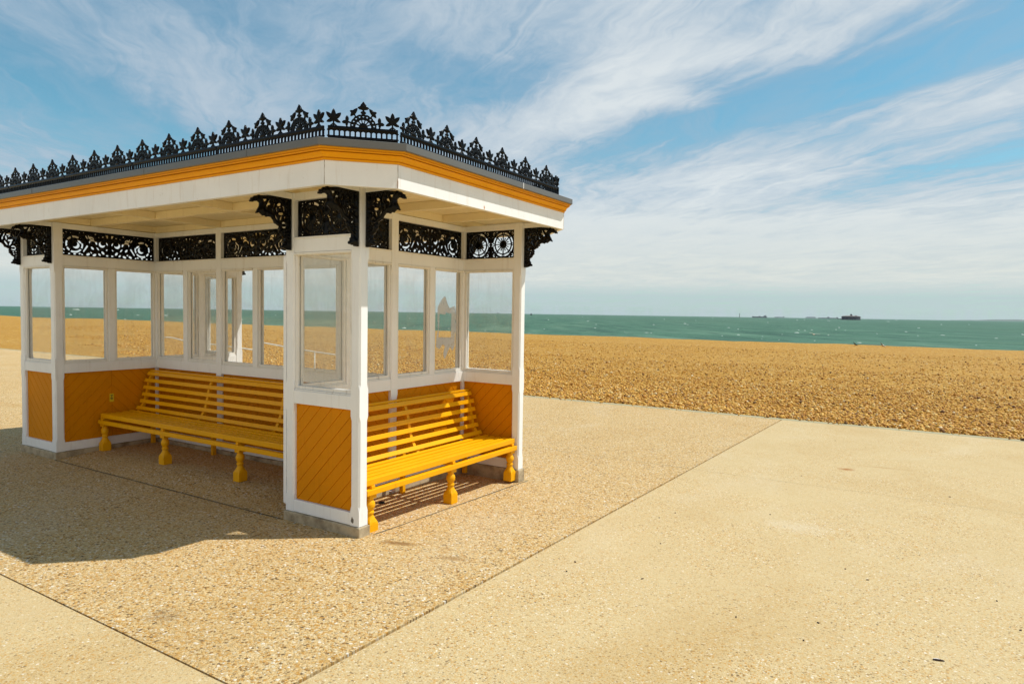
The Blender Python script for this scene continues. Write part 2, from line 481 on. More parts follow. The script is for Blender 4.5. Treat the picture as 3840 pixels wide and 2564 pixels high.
def cast_mesh(name, fn, x0, x1, y0, y1, res=.004, t=.009, relief=.35, rmax=.009):
    """thick casting in the local XZ plane with a softly domed face on both sides"""
    nx = int(math.ceil((x1 - x0) / res)) + 1; ny = int(math.ceil((y1 - y0) / res)) + 1
    xs = x0 + np.arange(nx) * res; ys = y0 + np.arange(ny) * res
    X, Y = np.meshgrid(xs, ys, indexing='ij')
    Dv = fn(X, Y)
    Dv = np.where(np.abs(Dv) < 1e-6, 1e-6, Dv)
    Dv[0, :] = np.maximum(Dv[0, :], 1e-5); Dv[-1, :] = np.maximum(Dv[-1, :], 1e-5)
    Dv[:, 0] = np.maximum(Dv[:, 0], 1e-5); Dv[:, -1] = np.maximum(Dv[:, -1], 1e-5)
    ins = Dv < 0
    ids = {}; vs = []; pos = []; rim = {}
    def vert(key, x, y, h):
        k = ids.get(key)
        if k is None:
            k = ids[key] = len(pos); pos.append((x, y, h))
        return k
    polys = []; edges = []
    for i in range(nx - 1):
        for j in range(ny - 1):
            code = int(ins[i, j]) | int(ins[i + 1, j]) << 1 | int(ins[i + 1, j + 1]) << 2 | int(ins[i, j + 1]) << 3
            if not code: continue
            cs = ((i, j), (i + 1, j), (i + 1, j + 1), (i, j + 1))
            for poly in MS[code]:
                f = []
                for s in poly:
                    k = int(s[1])
                    if s[0] == 'c':
                        a = cs[k]
                        f.append(vert(a, xs[a[0]], ys[a[1]], t + min(rmax, relief * -Dv[a])))
                    else:
                        a, b = cs[k], cs[(k + 1) % 4]
                        key = (a, b) if a < b else (b, a)
                        da, db = Dv[a], Dv[b]; q = da / (da - db)
                        f.append(vert(key, xs[a[0]] + (xs[b[0]] - xs[a[0]]) * q, ys[a[1]] + (ys[b[1]] - ys[a[1]]) * q, t))
                polys.append(f)
                for a, b in zip(range(len(poly)), list(range(1, len(poly))) + [0]):
                    if poly[a][0] == 'e' and poly[b][0] == 'e': edges.append((f[a], f[b]))
    n = len(pos)
    v = [(x, -h, y) for x, y, h in pos] + [(x, h, y) for x, y, h in pos]
    f = [tuple(p) for p in polys] + [tuple(i + n for i in p[::-1]) for p in polys] + [(b, a, a + n, b + n) for a, b in edges]
    me = bpy.data.meshes.new(name)
    me.from_pydata(v, [], f); me.update()
    for p in me.polygons: p.use_smooth = True
    me.materials.append(M['iron'])
    return me

def peak_motif(X, Y, x, z):
    """half wheel with foliage, crowned by a spade leaf; z is the rail top"""
    x_ = X - x; y_ = Y - z
    r = np.hypot(x_, y_); a = np.arctan2(y_, x_)
    d = sd_disc(X, Y, x, z, .033)
    d = U(d, np.abs(r - .062) - .0045)
    ring = np.abs(r - .082) - (.0135 + .003 * np.abs(np.sin(a * 9)))
    for k in range(9):
        q = math.pi * (k + .5) / 9
        ring = cut(ring, sd_disc(X, Y, x + .081 * math.cos(q), z + .081 * math.sin(q), .0062))
    d = U(d, ring)
    for k in range(1, 7):
        q = math.pi * k / 7
        d = U(d, sd_cap(X, Y, x + .03 * math.cos(q), z + .03 * math.sin(q), x + .062 * math.cos(q), z + .062 * math.sin(q), .0038))
    d = U(d, sd_cap(X, Y, x, z + .09, x, z + .14, .0065))
    d = U(d, sd_ell(X, Y, x, z + .110, .021, .011))
    d = U(d, sd_poly(X, Y, [(x, z + .192), (x + .007, z + .181), (x + .019, z + .166), (x + .022, z + .157), (x + .041, z + .146), (x + .030, z + .137), (x + .010, z + .133), (x, z + .125), (x - .010, z + .133), (x - .030, z + .137), (x - .041, z + .146), (x - .022, z + .157), (x - .019, z + .166), (x - .007, z + .181)]) - .002)
    for s in (-1, 1):
        d = U(d, sd_cap(X, Y, x + s * .055, z + .072, x + s * .072, z + .108, .005))
        d = U(d, sd_leaf(X, Y, x + s * .042, z + .142, x + s * .096, z + .078, .030))
        d = U(d, sd_leaf(X, Y, x + s * .062, z + .108, x + s * .100, z + .118, .020))
        cx, cz = x + s * .119, z + .038
        d = U(d, sd_leaf(X, Y, cx, cz - .006, cx, cz + .044, .026))
        d = U(d, sd_leaf(X, Y, cx - s * .004, cz, cx + s * .038, cz - .008, .024))
        d = U(d, sd_leaf(X, Y, cx, cz + .004, cx + s * .004, cz - .036, .020))
        d = U(d, sd_cap(X, Y, x + s * .092, z + .030, cx, cz, .0055))
        d = U(d, sd_cap(X, Y, cx, cz - .03, cx, z - .002, .004))
    return np.maximum(d, (z - .004) - Y)

def leaf_motif(X, Y, x, z):
    d = sd_cap(X, Y, x, z - .004, x, z + .05, .0058)
    d = U(d, sd_cap(X, Y, x - .022, z, x, z + .018, .004)); d = U(d, sd_cap(X, Y, x + .022, z, x, z + .018, .004))
    c = z + .046
    d = U(d, sd_leaf(X, Y, x, c - .008, x, z + .125, .034))
    for s in (-1, 1):
        d = U(d, sd_leaf(X, Y, x - s * .004, c - .003, x + s * .055, z + .098, .032))
        d = U(d, sd_leaf(X, Y, x - s * .004, c + .004, x + s * .052, z + .026, .024))
    return d

def cresting_fn(u0, u1, peaks, leaves, pitch=.0391):
    RT_ = .097
    def fn(X, Y):
        d = sd_box(X, Y, u0, u1, 0, .026)
        d = U(d, sd_box(X, Y, u0, u1, .066, RT_))
        n = int(round((u1 - u0) / pitch))
        for k in range(n + 1):
            x = u0 + .007 + (u1 - u0 - .014) * k / n
            b = sd_box(X, Y, x - .0065, x + .0065, .01, .08)
            b = U(b, sd_ell(X, Y, x, .066, .014, .006)); b = U(b, sd_ell(X, Y, x, .021, .014, .006))
            d = U(d, b)
        for p in peaks: d = U(d, peak_motif(X, Y, p, RT_))
        for p in leaves: d = U(d, leaf_motif(X, Y, p, RT_))
        return np.maximum(d, np.maximum(u0 - .06 - X, X - u1 - .06))
    return fn

def bracket_fn(X, Y):
    o = [(-.002, 2.355), (-.002, 2.79), (.21, 2.79), (.314, 2.777), (.330, 2.780), (.344, 2.767), (.362, 2.768), (.378, 2.752), (.396, 2.748), (.402, 2.730), (.412, 2.722), (.406, 2.710), (.396, 2.718), (.385, 2.712), (.372, 2.728), (.359, 2.722), (.345, 2.730), (.329, 2.724),
         (.315, 2.716), (.318, 2.69), (.336, 2.66), (.341, 2.646), (.352, 2.634), (.346, 2.626), (.325, 2.640), (.301, 2.626), (.285, 2.614), (.262, 2.620), (.250, 2.608), (.233, 2.616), (.202, 2.614), (.179, 2.592), (.168, 2.566), (.150, 2.562), (.118, 2.545),
         (.126, 2.528), (.118, 2.512), (.126, 2.502), (.103, 2.484), (.096, 2.468), (.066, 2.45), (.068, 2.425), (.082, 2.413), (.080, 2.398), (.098, 2.386), (.100, 2.372), (.086, 2.366), (.076, 2.372), (.065, 2.362), (.045, 2.364), (.034, 2.355)]
    d = sd_poly(X, Y, o)
    h = sd_poly(X, Y, [(.238, 2.757), (.292, 2.752), (.284, 2.737), (.272, 2.727), (.256, 2.738)])
    h = U(h, sd_cap(X, Y, .221, 2.752, .246, 2.698, .008, .011)); h = U(h, sd_cap(X, Y, .212, 2.722, .228, 2.716, .007))
    h = U(h, sd_disc(X, Y, .184, 2.759, .0075)); h = U(h, sd_disc(X, Y, .10, 2.764, .006))
    h = U(h, sd_cap(X, Y, .048, 2.762, .049, 2.738, .0058)); h = U(h, sd_cap(X, Y, .049, 2.700, .050, 2.668, .0075)); h = U(h, sd_disc(X, Y, .049, 2.722, .005))
    # spiral round a rosette
    x0, y0 = .112, 2.690
    r = np.hypot(X - x0, Y - y0); a = np.arctan2(Y - y0, X - x0)
    sp = np.abs(r - .040) - .011
    for q in (-2.6, -.9, .5, 2.0): sp = cut(sp, sd_cap(X, Y, x0, y0, x0 + .07 * math.cos(q), y0 + .07 * math.sin(q), .006))
    h = U(h, sp)
    h = U(h, np.maximum(np.abs(r - .016) - .005, -(a + .4)))
    h = U(h, sd_leaf(X, Y, .160, 2.748, .186, 2.690, .018)); h = U(h, sd_leaf(X, Y, .186, 2.700, .196, 2.650, .020))
    h = U(h, sd_leaf(X, Y, .088, 2.648, .122, 2.585, .024)); h = U(h, sd_leaf(X, Y, .175, 2.650, .132, 2.585, .024))
    h = U(h, sd_cap(X, Y, .060, 2.634, .072, 2.620, .008)); h = U(h, sd_disc(X, Y, .150, 2.655, .006))
    h = U(h, cut(np.abs(np.hypot(X - .074, Y - 2.560) - .022) - .008, sd_cap(X, Y, .074, 2.560, .11, 2.56, .01)))
    for x, y, q in ((.044, 2.600, .006), (.047, 2.520, .007), (.075, 2.512, .008), (.100, 2.530, .005), (.045, 2.490, .006), (.070, 2.487, .008), (.046, 2.462, .006), (.048, 2.436, .005)):
        h = U(h, sd_ell(X, Y, x, y, q * 1.5, q, .6))
    return cut(d, h)

def scroll_fn(w, h=.312):
    """long pierced panel, mirrored about its middle: two big spirals with leafy scrolls between"""
    def fn(X, Y):
        d = sd_box(X, Y, 0, w, 0, h)
        hw = w / 2; k = hw / .55
        xx = np.where(X > hw, w - X, X) / k      # left half, stretched to .55
        H = np.full(X.shape, 1e9)
        def add(q):
            nonlocal H
            H = U(H, q)
        cx, cy = .148, .140
        r = np.hypot(xx - cx, (Y - cy) * .95); a = np.arctan2(Y - cy, xx - cx)
        ring = np.abs(r - .088) - .0125
        for q in (-2.75, -2.1, -.6, .95, 1.9, 2.6): ring = cut(ring, sd_cap(xx, Y, cx, cy, cx + .15 * math.cos(q), cy + .15 * math.sin(q), .0065))
        ring = cut(ring, sd_leaf(xx, Y, cx + .05, cy + .06, cx + .13, cy + .03, .05))
        add(ring)
        add(cut(sd_disc(xx, Y, cx + .018, cy - .010, .042), sd_disc(xx, Y, cx - .004, cy + .006, .034)))
        add(sd_leaf(xx, Y, cx + .03, cy + .055, cx + .085, cy + .012, .028))
        add(sd_leaf(xx, Y, .268, .262, .300, .215, .022)); add(sd_leaf(xx, Y, .300, .268, .315, .232, .018))
        add(sd_leaf(xx, Y, .300, .226, .352, .246, .030)); add(sd_leaf(xx, Y, .338, .250, .372, .216, .020))
        add(sd_cap(xx, Y, .250, .062, .290, .128, .0105, .013))
        add(cut(sd_disc(xx, Y, .345, .185, .037), sd_disc(xx, Y, .352, .166, .029)))
        add(sd_leaf(xx, Y, .385, .205, .402, .150, .026))
        add(cut(sd_disc(xx, Y, .460, .165, .040), sd_disc(xx, Y, .472, .180, .026)))
        add(sd_leaf(xx, Y, .330, .128, .368, .090, .030)); add(sd_leaf(xx, Y, .392, .128, .430, .085, .022))
        add(sd_poly(xx, Y, [(.498, .286), (.536, .284), (.532, .252), (.522, .238)]))
        add(sd_leaf(xx, Y, .455, .255, .488, .262, .014)); add(sd_leaf(xx, Y, .505, .205, .530, .150, .020))
        for x, y, q, an in ((.030, .262, .010, .2), (.060, .282, .008, 0), (.028, .210, .008, 1.2), (.026, .150, .007, .5), (.034, .070, .012, -.6), (.030, .028, .010, 0), (.090, .022, .012, .1), (.150, .022, .014, 0),
                            (.205, .030, .013, .4), (.232, .022, .012, -.3), (.300, .030, .020, .5), (.335, .052, .012, -.5), (.372, .026, .020, .4), (.430, .036, .016, -.7), (.470, .060, .020, -.8), (.515, .100, .012, .8), (.520, .028, .014, 0),
                            (.108, .276, .007, 0), (.205, .285, .008, .3), (.250, .290, .007, 0), (.385, .284, .010, 0), (.425, .250, .008, .8)):
            add(sd_ell(xx, Y, x, y, q * 1.35, q * .8, an))
        return cut(d, H + .0016)
    return fn

def wheel_fn(w, h=.312):
    def fn(X, Y):
        d = sd_box(X, Y, 0, w, 0, h)
        H = np.full(X.shape, 1e9)
        for cx in (w * .255, w * .745):
            cy = h / 2
            r = np.hypot(X - cx, Y - cy); a = np.arctan2(Y - cy, X - cx)
            inner = np.maximum(r - .103, .043 - r); outer = np.abs(r - .126) - .0105
            for k in range(8):
                q = math.pi / 8 * (2 * k + 1) + math.pi / 8
                ex, ey = math.cos(q), math.sin(q)
                inner = cut(inner, sd_cap(X, Y, cx, cy, cx + .11 * ex, cy + .11 * ey, .0045))
                outer = cut(outer, sd_disc(X, Y, cx + .126 * ex, cy + .126 * ey, .0155))
                H = U(H, sd_disc(X, Y, cx + .126 * ex, cy + .126 * ey, .0085))
                q += math.pi / 8
                ex, ey = math.cos(q), math.sin(q)
                inner = cut(inner, sd_cap(X, Y, cx, cy, cx + .066 * ex, cy + .066 * ey, .0032))
                inner = cut(inner, sd_disc(X, Y, cx + .070 * ex, cy + .070 * ey, .0065))
            H = U(H, U(inner, outer))
            for sx in (-1, 1):
                for sy in (-1, 1):
                    X0, Y0 = cx + sx * .122, cy + sy * .122
                    H = U(H, cut(sd_disc(X, Y, X0, Y0, .017), sd_disc(X, Y, X0 - sx * .004, Y0 - sy * .002, .009)))
                    H = U(H, sd_ell(X, Y, cx + sx * .085, cy + sy * .140, .012, .005, 0)); H = U(H, sd_ell(X, Y, cx + sx * .141, cy + sy * .082, .005, .012, 0))
        for dx in (-.022, .022):
            H = U(H, cut(sd_ell(X, Y, w / 2 + dx * .9, h / 2, .014, .022), sd_disc(X, Y, w / 2 + dx * .4, h / 2, .012)))
        return cut(d, H)
    return fn

ME = {}
ME['bracket'] = cast_mesh('bracket', bracket_fn, -.006, .42, 2.345, 2.80, .004, .012, .4, .012)
ME['wheel'] = cast_mesh('tracery_wheels', wheel_fn(S * 0 + DE - 2 * S), -.004, DE - 2 * S + .004, -.004, .316, .004, .006, .3, .006)
EW = W / 2 - S - .05
ME['scroll_end'] = cast_mesh('tracery_scrolls', scroll_fn(EW), -.004, EW + .004, -.004, .316, .004, .006, .3, .006)
SEC = 1.29
def crest(name, u0, u1, peaks, leaves):
    return cast_mesh(name, cresting_fn(u0, u1, peaks, leaves), u0 - .07, u1 + .07, -.004, .30, .004, .006, .4, .007)
ME['crest_full'] = crest('cresting', .004, SEC - .004, (.273, .703, 1.133), (.058, .488, .918))
ME['crest_end'] = crest('cresting', .125, SEC - .004, (.273, .703, 1.133), (.488, .918))
ME['crest_part'] = crest('cresting', .004, .745, (.273, .66), (.058, .488))
ME['crest_last'] = crest('cresting', .004, SEC + .11, (.273, .703, 1.133), (.058, .488, .918, 1.348))
ME['crest_corner'] = crest('cresting', .0, .517, (.2585,), (.042, .475))

# ------------------------------------------------------------------ the shelter
shelter = empty('seafront_shelter')
tag(shelter, 'white and ochre painted seaside shelter with glazed walls and black iron cresting on its roof', 'shelter')

def part(name, me, loc, rz, parent=shelter):
    o = bpy.data.objects.new(name, me)
    COL.objects.link(o)
    o.parent = parent; o.location = loc; o.rotation_euler = (0, 0, rz)
    return o

# --- posts (stop chamfered)
def post(x, y, zb=ZP, zt=ZB - .002):
    h = S / 2; ch = .014
    def ring(z, c):
        c = max(c, .0015)
        return [(x - h + c, y - h, z), (x + h - c, y - h, z), (x + h, y - h + c, z), (x + h, y + h - c, z), (x + h - c, y + h, z), (x - h + c, y + h, z), (x - h, y + h - c, z), (x - h, y - h + c, z)]
    lv = [(zb, 0), (.205, 0), (.245, ch), (.945, ch), (.985, 0), (1.20, 0), (1.24, ch), (2.24, ch), (2.28, 0), (zt, 0)]
    b = MB(); b.loft([ring(z, c) for z, c in lv])
    return b.build('post', M['white'], shelter)
XN, XI, XJ, XF = -S / 2, -DE + S / 2, -L + DE - S / 2, -L + S / 2
YN, YM, YF = S / 2, W / 2, W - S / 2
XM1, XM2 = -3.64, -2.246
for x in (XN, XI, XJ, XF):
    for y in (YN, YF): post(x, y)
for x, y in ((XI, YM), (XJ, YM), (XM1, YM), (XM2, YM)): post(x, y)
# guard strip on the inner edge of the near wing and its mirror
for x0, x1, y0, y1 in ((-DE - .034, -DE - .001, .002, .07), (-DE - .034, -DE - .001, W - .07, W - .002)):
    b = MB(); b.loft([[(x0 + i, y0 + i, z), (x1, y0 + i, z), (x1, y1, z), (x0 + i, y1, z)] for z, i in ((.11, .025), (.145, 0), (2.30, 0), (2.33, .02))])
    b.build('guard_strip', M['white'], shelter)

def clip(poly, a, b, c):
    """keep a*x+b*y<=c"""
    out = []
    for i in range(len(poly)):
        p, q = poly[i], poly[(i + 1) % len(poly)]
        dp = a * p[0] + b * p[1] - c; dq = a * q[0] + b * q[1] - c
        if dp <= 0: out.append(p)
        if dp * dq < 0:
            t = dp / (dp - dq); out.append((p[0] + (q[0] - p[0]) * t, p[1] + (q[1] - p[1]) * t))
    return out

def inset(poly, d):
    n = len(poly); out = []
    area = sum(poly[i][0] * poly[(i + 1) % n][1] - poly[(i + 1) % n][0] * poly[i][1] for i in range(n))
    if abs(area) < 4e-4: return None
    if area < 0: poly = poly[::-1]
    res = list(poly)
    for i in range(n):
        p, q = poly[i], poly[(i + 1) % n]
        dx, dy = q[0] - p[0], q[1] - p[1]; l = math.hypot(dx, dy)
        if l < 1e-6: continue
        nx_, ny_ = dy / l, -dx / l
        res = clip(res, nx_, ny_, nx_ * p[0] + ny_ * p[1] - d)
        if len(res) < 3: return None
    return poly, res

def boarding(fn, u0, u1, z0, z1, slants):
    """diagonal tongue and groove boards; slants = list of (ua, ub, +1 rising right / -1 falling right)"""
    b = MB(fn)
    b.box((u0, -.012, z0), (u1, .012, z1))
    pitch = .133
    for ua, ub, s in slants:
        rect = [(ua, z0), (ub, z0), (ub, z1), (ua, z1)]
        # lines z = s*(u - um) + c ; stripes of c
        um = ub if s > 0 else ua
        if len(slants) == 1: um = ua
        cs = [z - s * (u - um) for u, z in rect]
        k0 = math.floor((min(cs) - z1) / pitch) - 1; k1 = math.ceil((max(cs) - z1) / pitch) + 1
        for k in range(k0, k1):
            lo = z1 - .05 + k * pitch; hi = lo + pitch
            p = clip(rect, -s, 1, hi - s * um); p = clip(p, s, -1, -(lo - s * um)) if len(p) > 2 else p
            if len(p) < 3: continue
            r = inset(p, .0035)
            if not r: continue
            base, top = r
            for sg in (-1, 1):
                n = len(base); m = len(top)
                if n == m:
                    b.loft([[(u, sg * .0125, z) for u, z in base], [(u, sg * .019, z) for u, z in top]], cap=False)
                    b.add([(u, sg * .019, z) for u, z in top], [tuple(range(m))])
                else:
                    b.loft([[(u, sg * .0125, z) for u, z in top], [(u, sg * .019, z) for u, z in top]])
    return b.build('boarded_panel', M['ochre'], shelter)

WIN = []
def bay(ox, oy, ang, length, style, slants, seedv):
    """one framed bay between two posts; local u runs along the wall from (ox, oy)"""
    c, s = math.cos(ang), math.sin(ang)
    fn = lambda u, v, z: (ox + u * c - v * s, oy + u * s + v * c, z)
    hv = .046
    def rail(name, z0, z1, v=hv, u0=0.0, u1=length, mat='white', bev=.003):
        b = MB(fn); b.box((u0, -v, z0), (u1, v, z1)); return b.build(name, M[mat], shelter, bevel=bev)
    rail('bottom_rail', ZP, Z1)
    rail('middle_rail', Z2, Z3)
    rail('sill', Z3, Z3 + .014, .040, .004, length - .004, 'frame', .004)
    rail('top_rail', Z4, Z5, mat='white')
    rail('ledge', Z5, Z6, .052, 0, length, 'frame', .005)
    rail('head_rail', Z7, ZB - .004, .046)
    boarding(fn, 0, length, Z1, Z2, slants(length))
    n = 1 if style == 'wheel' else 2
    gap = .084; pw = (length - gap * (n - 1)) / n
    for i in range(n):
        u0 = i * (pw + gap); u1 = u0 + pw
        if i:
            b = MB(fn); b.box((u0 - gap, -.044, Z3 + .0005), (u0, .044, Z4 - .0005)); b.build('mullion', M['white'], shelter, bevel=.003)
        zb, zt = Z3 + .0145, Z4 - .0005
        b = MB(fn); fwid = .026
        for v0, v1, g in ((-.030, -.006, fwid), (.006, .030, fwid)):
            b.box((u0 + .0005, v0, zb), (u0 + g, v1, zt)); b.box((u1 - g, v0, zb), (u1 - .0005, v1, zt))
            b.box((u0 + g, v0, zb), (u1 - g, v1, zb + g)); b.box((u0 + g, v0, zt - g), (u1 - g, v1, zt))
        # lip over the head of the sash, proud of the rail
        b.box((u0 + .002, -.052, zt - .020), (u1 - .002, -.0305, zt - .0015)); b.box((u0 + .002, .0305, zt - .020), (u1 - .002, .052, zt - .0015))
        w = b.build('window', M['frame'], shelter, bevel=.002)
        b = MB(fn); b.box((u0 + .006, -.003, zb + .006), (u1 - .006, .003, zt - .006)); b.build('pane', M['glass'], w)
        WIN.append((w, fn, u0, u1, seedv, i))
    me = ME['wheel'] if style == 'wheel' else ME[style]
    part('tracery_panel', me, fn(0, 0, Z6 + .001), ang)
    return fn

one = lambda sg: (lambda l: [(0, l, sg)])
chev = lambda l: [(0, l / 2, 1), (l / 2, l, -1)]
LM1 = XM1 - XJ - S; LM2 = XM2 - XM1 - S; LM3 = XI - XM2 - S
for key, l in (('scroll_a', LM1), ('scroll_b', LM2), ('scroll_c', LM3)):
    ME[key] = cast_mesh('tracery_scrolls', scroll_fn(l), -.004, l + .004, -.004, .316, .0045, .006, .3, .006)
LW = DE - 2 * S
bay(-DE + S, YN, 0, LW, 'wheel', one(1), 'near')
bay(-DE + S, YF, 0, LW, 'wheel', one(1), 'right')
bay(-L + S, YN, 0, LW, 'wheel', one(-1), 'left')
bay(-L + S, YF, 0, LW, 'wheel', one(-1), 'leftback')
bay(XI, S, math.pi / 2, EW, 'scroll_end', chev, 'end1')
bay(XI, YM + S / 2, math.pi / 2, EW, 'scroll_end', chev, 'end2')
bay(XJ, S, math.pi / 2, EW, 'scroll_end', chev, 'lend1')
bay(XJ, YM + S / 2, math.pi / 2, EW, 'scroll_end', chev, 'lend2')
bay(XJ + S / 2, YM, 0, LM1, 'scroll_a', chev, 'm1')
bay(XM1 + S / 2, YM, 0, LM2, 'scroll_b', chev, 'm2')
bay(XM2 + S / 2, YM, 0, LM3, 'scroll_c', chev, 'm3')

# remains of a poster on the second pane of the end wall
for w, fn, u0, u1, sd, i in WIN:
    if sd == 'end2' and i == 1:
        k = (u1 - u0) / .505
        def px(a, b): return (u0 + (a - 805) / 228 * .42 + .055, 2.31 - (b - 215) / 1040 * 1.13)
        outer = [(900, 478), (925, 545), (948, 600), (975, 592), (1003, 572), (1010, 620), (1022, 700), (1008, 738), (1020, 790), (1010, 880), (1004, 1000), (985, 1058), (955, 1010), (935, 1060), (905, 1145), (888, 1090), (905, 1000), (880, 985), (850, 1030), (815, 1005), (820, 900), (835, 830), (828, 720), (830, 590), (862, 520)]
        hole = [(848, 660), (872, 668), (905, 672), (915, 640), (930, 655), (970, 662), (966, 800), (966, 912), (838, 908), (846, 760)]
        o_ = [px(*p) for p in outer]; h_ = [px(*p) for p in hole]
        res_me = None
        def fnr(X, Y): return cut(sd_poly(X, Y, o_), sd_poly(X, Y, h_)) + .004 * np.sin(X * 170) * np.sin(Y * 140)
        xs_ = [p[0] for p in o_]; ys_ = [p[1] for p in o_]
        me = cast_mesh('poster_residue', fnr, min(xs_) - .02, max(xs_) + .02, min(ys_) - .02, max(ys_) + .02, .012, .0004, 0, 0)
        me.materials.clear(); me.materials.append(M['residue'])
        o = bpy.data.objects.new('poster_residue', me); COL.objects.link(o); o.parent = w
        q = fn(0, -.0045, 0); o.location = q; o.rotation_euler = (0, 0, math.pi / 2)
        o['label'] = 'torn grey poster remains on the glass'

# --- plinth
b = MB()
P0, P1 = .015, S + .015
for y0, y1 in ((-P0, P1), (W - P1, W + P0)):
    b.box((-DE - P0, y0, -.16), (P0, y1, ZP - .004)); b.box((-L - P0, y0, -.16), (-L + DE + P0, y1, ZP - .004))
b.box((-DE - P0, P1, -.16), (-DE + P1, W - P1, ZP - .004)); b.box((-L + DE - P1, P1, -.16), (-L + DE + P0, W - P1, ZP - .004))
b.box((-L + DE + P0, YM - .065, -.16), (-DE - P0, YM + .065, ZP - .004))
b.build('plinth', M['concrete'], shelter, bevel=.008)

# --- brackets and the outriggers over them
for x, y, a in ((XN + .022, 0, -math.pi / 2), (0, YN + .020, 0), (XI + .010, 0, -math.pi / 2), (XJ - .010, 0, -math.pi / 2), (XF - .022, 0, -math.pi / 2), (0, YF + .020, 0),
                (XN + .022, W, math.pi / 2), (XI + .010, W, math.pi / 2), (XJ - .010, W, math.pi / 2), (XF - .022, W, math.pi / 2), (-L, YN + .020, math.pi), (-L, YF + .020, math.pi)):
    part('bracket', ME['bracket'], (x, y, 0), a)
    b = MB(); c, s = math.cos(a), math.sin(a)
    b.fn = lambda u, v, z: (x + u * c - v * s, y + u * s + v * c, z)
    b.box((.001, -.022, 2.791), (.405, .022, ZB - .003)); b.build('outrigger', M['white'], shelter, bevel=.003)

# --- roof: outline with cut corners at a given overhang
def outline(o, cnear, cside):
    """o overhang, cnear = distance of the corner along the long side beyond the posts, cside along the short side"""
    return [(cnear, -o), (o, -cside), (o, W + cside), (cnear, W + o), (-L - cnear, W + o), (-L - o, W + cside), (-L - o, -cside), (-L - cnear, -o)]
def ring3(poly, z): return [(x, y, z) for x, y in poly]
OW = outline(.44, .068, .056); OWi = outline(.395, .050, .038)
OG = outline(.535, .106, .072); OM = outline(.468, .080, .062); OM2 = outline(.492, .090, .066); OM3 = outline(.452, .073, .058)
roof = MB(); roof.loft([ring3(outline(.505, .095, .066), 3.030), ring3(outline(.505, .095, .066), 3.078), ring3(outline(-.2, -.2, -.2), 3.115)])
roof_o = roof.build('roof', M['edge'], shelter)
b = MB()
for k in range(8):
    j = (k + 1) % 8
    b.add([(*OW[k], 2.766), (*OW[j], 2.766), (*OW[j], 2.944), (*OW[k], 2.944), (*OWi[k], 2.766), (*OWi[j], 2.766), (*OWi[j], 2.944), (*OWi[k], 2.944)],
          [(0, 1, 2, 3), (5, 4, 7, 6), (0, 4, 5, 1), (3, 2, 6, 7)])
b.build('fascia', M['fascia'], roof_o)
for k in (0, 1, 2, 7):
    p = Vector((*OW[k], 0)); cen = Vector((OW[k][0] - OWi[k][0], OW[k][1] - OWi[k][1], 0)).normalized(); tn = Vector((-cen.y, cen.x, 0))
    b = MB(); rr = []
    for i in range(9):
        z = 2.7675 + i * .0219; w = .0016 * random.uniform(.6, 1.5); j = random.uniform(-.001, .001)
        rr.append([tuple(p + tn * (sx * w + j) + cen * dd + Vector((0, 0, z))) for sx, dd in ((-1, -.004), (1, -.004), (1, .0010), (-1, .0010))])
    b.loft(rr); b.build('mitre_joint', M['seam'], roof_o)
def moulding(name, prof, mat):
    """prof: (overhang, corner-near, corner-side, z) rows bottom to top"""
    b = MB(); b.loft([ring3(outline(o, cn, cs), z) for o, cn, cs, z in prof], cap=False)
    return b.build(name, M[mat], roof_o)
moulding('cornice', [(.396, .05, .038, 2.945), (.449, .072, .058, 2.945), (.452, .073, .058, 2.958), (.444, .070, .056, 2.9585), (.444, .070, .056, 2.9635), (.464, .077, .060, 2.964), (.466, .078, .060, 2.972), (.470, .079, .061, 2.982), (.480, .083, .063, 2.993), (.489, .086, .065, 2.998), (.470, .079, .061, 2.9985), (.470, .079, .061, 3.0045), (.503, .092, .067, 3.005), (.504, .092, .067, 3.0135), (.497, .089, .066, 3.014), (.497, .089, .066, 3.0175), (.512, .096, .068, 3.018), (.513, .096, .068, 3.0312)], 'cornice')
moulding('roof_edge', [(.497, .092, .067, 3.0315), (.533, .104, .072, 3.0315), (.535, .105, .072, 3.036), (.535, .105, .072, 3.084), (.529, .102, .070, 3.088), (.50, .09, .06, 3.088)], 'edge')
# lapped joints of the metal edge
for px_ in (-.70, -2.13, -4.25):
    b = MB(); b.box((px_ - .004, -.5375, 3.033), (px_ + .004, -.5335, 3.0875)); b.build('edge_joint', M['edge'], roof_o)
for py_ in (1.62,):
    b = MB(); b.box((.5335, py_ - .004, 3.033), (.5375, py_ + .004, 3.0875)); b.build('edge_joint', M['white'], roof_o)
# ceiling boards and beams
OC = outline(.394, .05, .038)
b = MB()
b.loft([ring3(OC, ZC), ring3(OC, ZC + .02)])
b.build('ceiling', None, shelter).data.materials.append(M['ceiling'])
b = MB(); y = -.39
while y < W + .38:
    b.box((-L - .05, y, ZC - .009), (.05, y + .086, ZC - .0005)); y += .092
b.build('ceiling_boards', M['ceiling'], shelter, bevel=.003)
BY = (.465, YM, W - .465); BX = (XI, XM2, XM1, XJ)
for yb in BY:
    b = MB(); b.box((-L - .393, yb - .036, ZB), (.393, yb + .036, ZC - .0095)); b.build('ceiling_beam', M['ceiling'], shelter, bevel=.004)
edges = (-.393, BY[0] - .036, BY[0] + .036, BY[1] - .036, BY[1] + .036, BY[2] - .036, BY[2] + .036, W + .393)
for xb in BX:
    for k in range(4):
        b = MB(); b.box((xb - .036, edges[2 * k] + .0005, ZB + .001), (xb + .036, edges[2 * k + 1] - .0005, ZC - .010)); b.build('ceiling_beam', M['ceiling'], shelter, bevel=.004)

